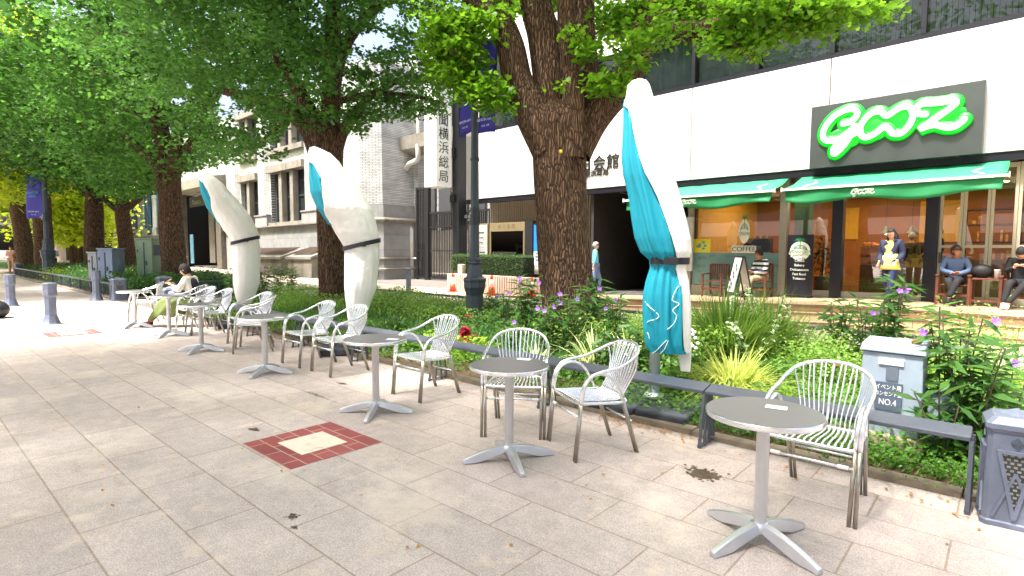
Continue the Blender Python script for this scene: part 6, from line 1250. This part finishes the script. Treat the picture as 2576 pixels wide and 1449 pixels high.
# ================================================================ PEOPLE
def skinned(V, E, Rd, sub=1):
    me = bpy.data.meshes.new('sk'); me.from_pydata([tuple(v) for v in V], E, []); o = bpy.data.objects.new('sk', me); COL.objects.link(o)
    m = o.modifiers.new('s', 'SKIN'); m.use_smooth_shade = True
    for i, r in enumerate(Rd):
        d = me.skin_vertices[0].data[i]; d.radius = r if hasattr(r, '__len__') else (r, r); d.use_root = (i == 0)
    o.modifiers.new('u', 'SUBSURF').levels = sub; bpy.context.view_layer.update()
    e = bpy.data.meshes.new_from_object(o.evaluated_get(bpy.context.evaluated_depsgraph_get())); bpy.data.objects.remove(o)
    V2 = [tuple(v.co) for v in e.vertices]; F2 = [tuple(p.vertices) for p in e.polygons]; bpy.data.meshes.remove(e); bpy.data.meshes.remove(me); return V2, F2
SKIN = mat('skin_tone', hexc(206,158,128), .5, var=.05); SKIN2 = mat('skin_tone_dark', hexc(160,108,80), .55, var=.05); HAIR = mat('hair_black', hexc(20,18,22), .75, var=.2, scale=30); HAIRG = mat('hair_grey', hexc(140,136,130), .6, var=.2)
def hand(mb, wrist, dirv, palmn, s=1.0, curl=.5, thumb=1):
    wr = Vector(wrist); d = Vector(dirv).normalized(); nrm = Vector(palmn); nrm = (nrm-d*d.dot(nrm)).normalized(); sd = d.cross(nrm)*thumb
    mb.tube([wr, wr+d*.03*s, wr+d*.085*s], [.022*s,.036*s,.036*s], 10, flat=.5, up=nrm)
    for i in range(4):
        b = wr+d*.08*s+sd*(.027-.018*i)*s; L = (.036,.042,.038,.03)[i]*s; dd = d; pts = [b]
        for j in range(3): dd = (dd+nrm*-curl*.5).normalized(); pts.append(pts[-1]+dd*L*(.8,.65,.5)[j])
        mb.tube(pts, [.0088*s,.0082*s,.0075*s,.006*s], 6)
    b = wr+d*.025*s+sd*.03*s; mb.tube([b, b+(d*.6+sd*.8).normalized()*.035*s, b+(d*.6+sd*.8).normalized()*.035*s+(d+sd*.2-nrm*.4).normalized()*.03*s], [.011*s,.01*s,.008*s], 6)
def person(label, loc, rz, J, top, bottom, hair, shoes, skin=None, sleeve=1.0, sc=1.0, headdir=(0,-1,0), coat=None, long_hair=False, skirt=None, glasses=False, hairkind='short', bald=False, group=None, handcurl=.5, extras=None):
    skin = skin or SKIN; t = thing('person', label, 'person', loc, rz); t.scale = (sc,sc,sc)
    D = dict(pelvis=(0,0,.93), waist=(0,.0,1.06), chest=(0,.01,1.26), neck=(0,.01,1.43), head=(0,-.01,1.55), sl=(.175,.01,1.37), sr=(-.175,.01,1.37), el=(.225,.03,1.1), er=(-.225,.03,1.1), wl=(.235,-.03,.86), wr=(-.235,-.03,.86),
             hl=(.09,0,.9), hr=(-.09,0,.9), kl=(.1,-.02,.48), kr=(-.1,-.02,.48), al=(.1,.02,.08), ar=(-.1,.02,.08), fl=None, fr=None, hdl=None, hdr=None)
    D.update(J); g = lambda k: Vector(D[k])
    V = [g('pelvis'), g('waist'), g('chest'), g('neck'), g('neck')+(g('head')-g('neck'))*.6, g('sl'), g('el'), g('wl'), g('sr'), g('er'), g('wr'), g('hl'), g('kl'), g('al'), g('hr'), g('kr'), g('ar')]
    E_ = [(0,1),(1,2),(2,3),(3,4),(2,5),(5,6),(6,7),(2,8),(8,9),(9,10),(0,11),(11,12),(12,13),(0,14),(14,15),(15,16)]
    Rb = [(.11,.09),(.10,.08),(.12,.085),.052,.05,.05,.038,.026,.05,.038,.026,.075,.052,.036,.075,.052,.036]
    bv, bf = skinned(V, E_, Rb, 2); mb = MB().add(bv, bf)
    hd = Vector(headdir).normalized(); hx = Vector((0,0,1)).cross(hd*-1).normalized(); hz = hx.cross(hd*-1)*1; hz = hz if hz.z > 0 else -hz; hc = g('head')
    def hp(x, y, z): return hc+hx*x-hd*y+hz*z            # face looks along hd: y=-1 is the face side
    n, m = 18, 12; HV = []
    for i in range(m+1):
        a = -math.pi/2+math.pi*i/m
        for k in range(n):
            th = 2*math.pi*k/n; x, y, z = math.cos(a)*math.cos(th), math.cos(a)*math.sin(th), math.sin(a)
            jaw = 1-.28*max(0,-z)**1.2; fx = .074*x*jaw; fy = .094*y*(1-.12*max(0,-z)*(1 if y > 0 else .3)); fz = .115*z
            if y < 0: fy -= .0 ; fy += .012*max(0,z-.1)*-y*0
            nose = math.exp(-((x/.22)**2))*math.exp(-(((z+.12)/.2)**2))*(y < 0); fy -= .016*nose
            chin = math.exp(-((x/.4)**2))*math.exp(-(((z+.75)/.2)**2))*(y < 0); fy -= .012*chin
            eye = (math.exp(-(((abs(x)-.38)/.16)**2)))*math.exp(-(((z-.08)/.13)**2))*(y < 0); fy += .007*eye
            HV.append(hp(fx, fy, fz))
    mb.add(HV, [(i*n+k,i*n+(k+1)%n,(i+1)*n+(k+1)%n,(i+1)*n+k) for i in range(m) for k in range(n)])
    for s in (-1,1): mb.ball(tuple(hp(s*.075,.01,-.005)), (.012,.02,.03), 8, 6)
    for s, w_, e_ in ((1,'wl','el'),(-1,'wr','er')):
        d = (g(w_)-g(e_)).normalized(); hdv = D['hdl' if s > 0 else 'hdr'] or tuple(d); hand(mb, g(w_)+Vector(hdv).normalized()*.01, hdv, (-s*1.0,.1,.15) if abs(Vector(hdv).normalized().z) > .6 else (0,0,1), 1.0, handcurl, s)
    mb.build('body', skin, t, smooth=True)
    k = MB()
    for s in (-1,1): k.ball(tuple(hp(s*.028,-.083,.012)), (.009,.007,.006), 8, 6); k.bar(tuple(hp(s*.014,-.09,.035)), tuple(hp(s*.044,-.082,.036)), .004, .005)
    k.build('eyes', HAIR, t); MB().tube([tuple(hp(-.022,-.085,-.05)), tuple(hp(0,-.094,-.052)), tuple(hp(.022,-.085,-.05))], [.003,.0055,.003], 6).build('mouth', mat('lip', hexc(160,90,80), .5), t)
    if glasses:
        k = MB()
        for s in (-1,1): k.tube([tuple(hp(s*.03+.02*math.cos(a*.785), -.1, .012+.016*math.sin(a*.785))) for a in range(8)], .0025, 5, closed=True); k.bar(tuple(hp(s*.05,-.1,.015)), tuple(hp(s*.077,.0,.012)), .003, .004)
        k.bar(tuple(hp(-.01,-.102,.015)), tuple(hp(.01,-.102,.015)), .003, .003); k.build('glasses', HAIR, t)
    HVv = []; Hf = []; n, m = 24, 12; idx = {}
    for i in range(m+1):
        a = math.pi/2-math.pi*.78*i/m
        for kk in range(n):
            th = 2*math.pi*kk/n; x, y, z = math.cos(a)*math.cos(th), math.cos(a)*math.sin(th), math.sin(a); q = 1.12+.03*math.sin(th*9+i); HVv.append(hp(.078*x*q, .1*y*q+.004, .12*z*q+.004))
    for i in range(m):
        for kk in range(n):
            th = 2*math.pi*(kk+.5)/n; front = math.sin(th); low = math.pi/2-math.pi*.78*(i+.5)/m
            lim = {'short': .35, 'bob': .12, 'long': .45}[hairkind] if front < -.25 else (-.25 if hairkind == 'short' else -.85)
            if bald and low > .5: continue
            if math.sin(low) > lim: Hf.append((i*n+kk,i*n+(kk+1)%n,(i+1)*n+(kk+1)%n,(i+1)*n+kk))
    k = MB().add(HVv, Hf)
    if long_hair: k.tube([tuple(hp(0,.05,.06)), tuple(hp(0,.085,-.06)), tuple(hp(.0,.09,-.2)), tuple(hp(0,.07,-.3))], [.07,.095,.09,.05], 14, flat=.6, up=tuple(-hd)).tube([tuple(hp(-.06,0,.03)),tuple(hp(-.085,.01,-.1)),tuple(hp(-.08,-.01,-.24))],[.03,.035,.02],8).tube([tuple(hp(.06,0,.03)),tuple(hp(.085,.01,-.1)),tuple(hp(.08,-.01,-.24))],[.03,.035,.02],8)
    o = k.build('hair', hair, t, smooth=True); o.modifiers.new('s','SOLIDIFY').thickness = .01
    # top
    sl = sleeve; el2, er2 = g('el'), g('er'); wl2 = el2+(g('wl')-el2)*(sl*.93); wr2 = er2+(g('wr')-er2)*(sl*.93)
    V = [g('pelvis')+Vector((0,0,-.02)), g('waist'), g('chest'), g('chest')*.3+g('neck')*.7, g('sl'), el2, wl2, g('sr'), er2, wr2]
    def torso(nm, m_, gr, low=0.):
        VV = [Vector(v) for v in V]; VV[0] = VV[0]+Vector((0,0,-low)); Rt = [(.155+gr,.125+gr),(.14+gr,.115+gr),(.16+gr,.12+gr),(.075+gr,.07+gr),.074+gr,.058+gr,.046+gr,.074+gr,.058+gr,.046+gr]
        vv, ff = skinned(VV, [(0,1),(1,2),(2,3),(2,4),(4,5),(5,6),(2,7),(7,8),(8,9)], Rt, 2); return MB().add(vv, ff).build(nm, m_, t, smooth=True)
    torso('top', top, 0., .04 if not coat else .14)
    if coat: 
        V[0] = V[0]+Vector((0,0,.12)); o = torso('jacket', coat, .014, .0)
        bmv = [(v.co.copy()) for v in o.data.vertices]; import bmesh; bm = bmesh.new(); bm.from_mesh(o.data); fd = Vector((0,-1,0)); bmesh.ops.delete(bm, geom=[f for f in bm.faces if abs(f.calc_center_median().x-D['chest'][0]) < .075 and f.calc_center_median().y < D['chest'][1]-.03 and f.calc_center_median().z < D['neck'][2]], context='FACES'); bm.to_mesh(o.data); bm.free(); o.modifiers.new('s','SOLIDIFY').thickness = .01
    vv, ff = skinned([g('pelvis'), g('hl'), g('kl'), g('al')+Vector((0,0,.03)), g('hr'), g('kr'), g('ar')+Vector((0,0,.03))], [(0,1),(1,2),(2,3),(0,4),(4,5),(5,6)], [(.135,.115),.098,.072,.058,.098,.072,.058], 2); MB().add(vv, ff).build('trousers', bottom, t, smooth=True)
    for s, a in ((1,'al'),(-1,'ar')):
        fd = Vector(D['fl' if s > 0 else 'fr'] or (0,-1,0)).normalized(); p = g(a); k = MB(); k.tube([p+Vector((0,0,.03))-fd*.02, p+Vector((0,0,-.02))-fd*.03, p+fd*.06+Vector((0,0,-.035)), p+fd*.15+Vector((0,0,-.045)), p+fd*.19+Vector((0,0,-.05))], [.04,.045,.042,.04,.022], 10); k.build('shoe', shoes, t, smooth=True)
    return t
jeans = mat('jeans_light', hexc(104,130,168), .8, var=.15, scale=12); jeansd = mat('jeans_dark', hexc(34,44,84), .8, var=.15, scale=12); blk = mat('cloth_black', hexc(22,22,26), .85, var=.15); 
# seated person with phone
seat = dict(pelvis=(0,.10,.52), waist=(0,.13,.66), chest=(0,.10,.86), neck=(0,.05,1.03), head=(0,-.02,1.15), sl=(.17,.07,.97), sr=(-.17,.07,.97), el=(.2,-.05,.74), er=(-.2,-.05,.74), wl=(.07,-.25,.84), wr=(-.07,-.25,.84), hl=(.09,.08,.5), hr=(-.09,.08,.5), kl=(.13,-.36,.53), kr=(-.13,-.36,.53), al=(.1,-.48,.09), ar=(-.1,-.48,.09), hdl=(-.2,-.8,.5), hdr=(.2,-.8,.5))
olive = mat('olive_cloth', hexc(100,114,60), .85, var=.1); wsh = mat('white_shirt', hexc(222,216,206), .8, var=.06)
s1_ = dict(seat); s1_.update(kl=(.11,-.38,.52), kr=(-.10,-.38,.55), al=(.06,-.74,.09), ar=(-.06,-.80,.09))
pp = person('seated person in a white shirt, black vest and olive skirt looking at a phone', (-12.42,4.06,0), math.atan2(-.665,-.747)+math.pi/2, s1_, wsh, olive, HAIR, mat('dark_red_shoe', hexc(60,28,34), .5), headdir=(0,-.85,-.45), hairkind='bob', handcurl=.9)
# vest, skirt, phone, socks, lap bag
vv, ff = skinned([Vector((0,.10,.56)),Vector((0,.13,.7)),Vector((0,.10,.9)),Vector((0,.065,1.0))], [(0,1),(1,2),(2,3)], [(.165,.135),(.155,.13),(.18,.135),(.085,.08)], 2); MB().add(vv, ff).build('vest', mat('vest_navy', hexc(26,28,44), .8, var=.1), pp, smooth=True)
k = MB(); V = []; n = 28
for i, (z, cy_, ry, rx) in enumerate(((.64,-.10,.20,.12),(.60,-.14,.32,.17),(.53,-.2,.36,.20),(.44,-.3,.31,.21),(.34,-.36,.29,.215),(.25,-.41,.29,.22),(.235,-.41,.28,.21))):
    for q in range(n):
        th = 2*math.pi*q/n; f = 1+(.02+.015*i)*math.sin(th*7+i*.4); V.append((rx*f*math.cos(th), cy_+ry*f*math.sin(th), z+.012*math.sin(th*5+1)*i*.4))
MB().add(V, [(i*n+q,(i+1)*n+q,(i+1)*n+(q+1)%n,i*n+(q+1)%n) for i in range(6) for q in range(n)]+[tuple(range(n-1,-1,-1))]).build('skirt', olive, pp, smooth=True)
for s, y in ((.06,-.74),(-.06,-.80)): MB().tube([(s,y+.12,.3),(s,y+.05,.2),(s,y,.08)], [.05,.046,.042], 10).build('red_sock', mat('red_sock', hexc(176,28,50), .8), pp, smooth=True)
ph_ = MB().box(-.036,.036,-.075,.075,-.004,.004).build('phone', mat('phone_tan', hexc(196,160,120), .4), bevel=.003)
M_ = pp.matrix_basis; q_ = Matrix.LocRotScale(pp.location, pp.rotation_euler, None) @ Vector((0,-.36,.93)); ph_.location = q_; ph_.rotation_euler = (R(35), 0, pp.rotation_euler.z); tag(ph_, 'phone held up by the seated person in the white shirt', 'phone')
q_ = Matrix.LocRotScale(pp.location, pp.rotation_euler, None) @ Vector((.02,-.22,.68)); o = MB().ball((0,0,0), (.17,.13,.07), 14, 8).build('cloth_bag', mat('bag_pattern', hexc(110,116,136), .8, var=.6, scale=18), smooth=True, loc=q_); tag(o, 'patterned grey bag in the lap of the seated person', 'bag')
def at(px, py, z): p = G(px, py, z); return (p.x, p.y, z)
# man in blue
st = lambda **k_: k_
mp_ = FT(F(1497,700,14.6)[0], 14.6, 0); rot_r = math.atan2(_rt.y, _rt.x)+math.pi/2
person('grey haired man in a turquoise shirt and jeans walking past the thick trunk', (mp_.x,mp_.y,.19), rot_r-.1, st(kl=(.1,-.16,.5), al=(.09,-.12,.1), kr=(-.1,.04,.48), ar=(-.1,.2,.1), wl=(.235,-.08,.86), wr=(-.24,.08,.86)), mat('turquoise_shirt', hexc(110,200,224), .8, var=.08), jeans, HAIRG, mat('shoe_grey', hexc(90,90,94), .6), sleeve=.5, sc=1.0, bald=False, glasses=True)
# woman in yellow
wp_ = FT(F(2238,700,14.6)[0], 14.6, 0)
wy = person('woman in a yellow top and navy jacket walking past the cafe door', (wp_.x,wp_.y,.465), -.35, st(kl=(.1,-.14,.5), al=(.1,-.2,.09), kr=(-.1,.03,.48), ar=(-.1,.26,.14), el=(.22,.06,1.1), er=(-.22,.04,1.1), wl=(.2,-.16,.95), wr=(-.17,-.14,.92)), mat('yellow_top', hexc(226,214,110), .8, var=.05), jeansd, HAIR, blk, sc=.98, coat=mat('navy_jacket', hexc(30,36,66), .8, var=.1), long_hair=True, hairkind='long', glasses=True, headdir=(0,-1,-.3))
MB().lathe([(.155,1.12),(.165,.98),(.185,.86),(.205,.77),(.195,.768)], 24, (0,0,0), sx=1, sy=.8).build('tunic_hem', mat('yellow_top', (0,0,0)), wy, smooth=True)
# seated striped man
stripe = bpy.data.materials.new('striped_shirt'); stripe.use_nodes = True; n_ = stripe.node_tree.nodes; l_ = stripe.node_tree.links
tc_ = n_.new('ShaderNodeTexCoord'); wv_ = n_.new('ShaderNodeTexWave'); wv_.bands_direction = 'Z'; wv_.inputs['Scale'].default_value = 2.6; l_.new(tc_.outputs['Object'], wv_.inputs['Vector']); cr_ = n_.new('ShaderNodeValToRGB'); cr_.color_ramp.interpolation = 'CONSTANT'; cr_.color_ramp.elements[0].color = hexc(26,32,56); cr_.color_ramp.elements[1].color = hexc(214,216,214); cr_.color_ramp.elements[1].position = .5
l_.new(wv_.outputs['Fac'], cr_.inputs[0]); l_.new(cr_.outputs[0], n_['Principled BSDF'].inputs['Base Color']); n_['Principled BSDF'].inputs['Roughness'].default_value = .85
person('man in a navy and white striped shirt seated behind the A-frame board', tuple(p1), FA-.45, dict(seat, wl=(.05,-.24,.66), wr=(-.05,-.24,.66), el=(.22,.0,.72), er=(-.22,.0,.72)), stripe, mat('khaki', hexc(150,140,110), .8), HAIR, blk, skin=SKIN2, glasses=True, headdir=(-.7,-.7,0))
person('person in a blue grey shirt seated beside the folding doors', tuple(p2), FA+.1, dict(seat, wl=(.0,-.2,.64), wr=(.02,-.2,.66), el=(.25,.0,.74), er=(-.25,.0,.74), kl=(.06,-.38,.56), kr=(-.1,-.38,.53), al=(-.08,-.5,.14), ar=(.02,-.42,.09)), mat('bluegrey_shirt', hexc(74,94,126), .85, var=.08), blk, mat('hair_brown', hexc(52,36,28), .5), blk, skin=SKIN2, glasses=True, headdir=(.75,-.65,0), hairkind='bob')
person('person in black with white sneakers seated at the right edge looking down', tuple(p3), FA, dict(seat, head=(0,-.07,1.12), al=(-.14,-.5,.09), kl=(.12,-.36,.55), ar=(-.2,-.46,.09)), blk, blk, HAIR, mat('white_sneaker', hexc(222,220,212), .6), headdir=(-.1,-.8,-.6), hairkind='bob', handcurl=.8)
# inside the cafe
for (s_, d_, r_, tm, lb, hr, bd) in ((-3.05,18.0,2.6,'coat_olive','person in an olive coat with thin grey hair seen from behind at the counter',HAIRG,True),(-2.75,18.3,3.2,'coat_brown','dark haired person queuing between the counter and the walking woman',HAIR,False),(-2.35,16.9,-1.2,'coat_black','tall person in black holding a phone just inside the cafe door',HAIR,False)):
    person(lb, FT(s_, d_, .47), FA+r_, st(wl=(.15,-.22,1.05)) if tm == 'coat_black' else {}, mat(tm, {'coat_olive':hexc(62,62,44),'coat_brown':hexc(60,44,34),'coat_black':hexc(20,20,24)}[tm], .85), blk, hr, blk, sc=1.04 if tm == 'coat_black' else .98)
# far people
fp = B(28, 640, 33); person('distant woman in a pink beige dress at the far left', (fp.x,fp.y,-.05), 1.2, st(wl=(.05,-.2,1.15), wr=(-.05,-.2,1.15)), mat('dusty_pink', hexc(206,160,146), .8), mat('dusty_pink_skirt', hexc(200,150,136), .8), mat('hair_brown', hexc(52,36,28), .5), blk, sleeve=.3)
fp = B(133, 640, 31); person('distant person in a white checked shirt right of the far lamp post', (fp.x,fp.y,0), -1.6, st(wl=(.1,-.3,1.2), wr=(-.1,-.3,1.2)), mat('white_check', hexc(226,226,226), .8, var=.25, scale=18), blk, mat('hair_brown', hexc(52,36,28), .5), blk)
# dark rounded bag at the left edge
p = G(-6, 800); o = MB().ball((0,0,.19), (.3,.22,.2), 18, 12).lathe([(.05,.36),(.03,.42)], 10).build('black_bag', mat('bag_black', hexc(26,26,32), .5, var=.2), smooth=True, loc=(p.x,p.y,0)); tag(o, 'round black bag cut off by the left edge of the picture', 'bag')
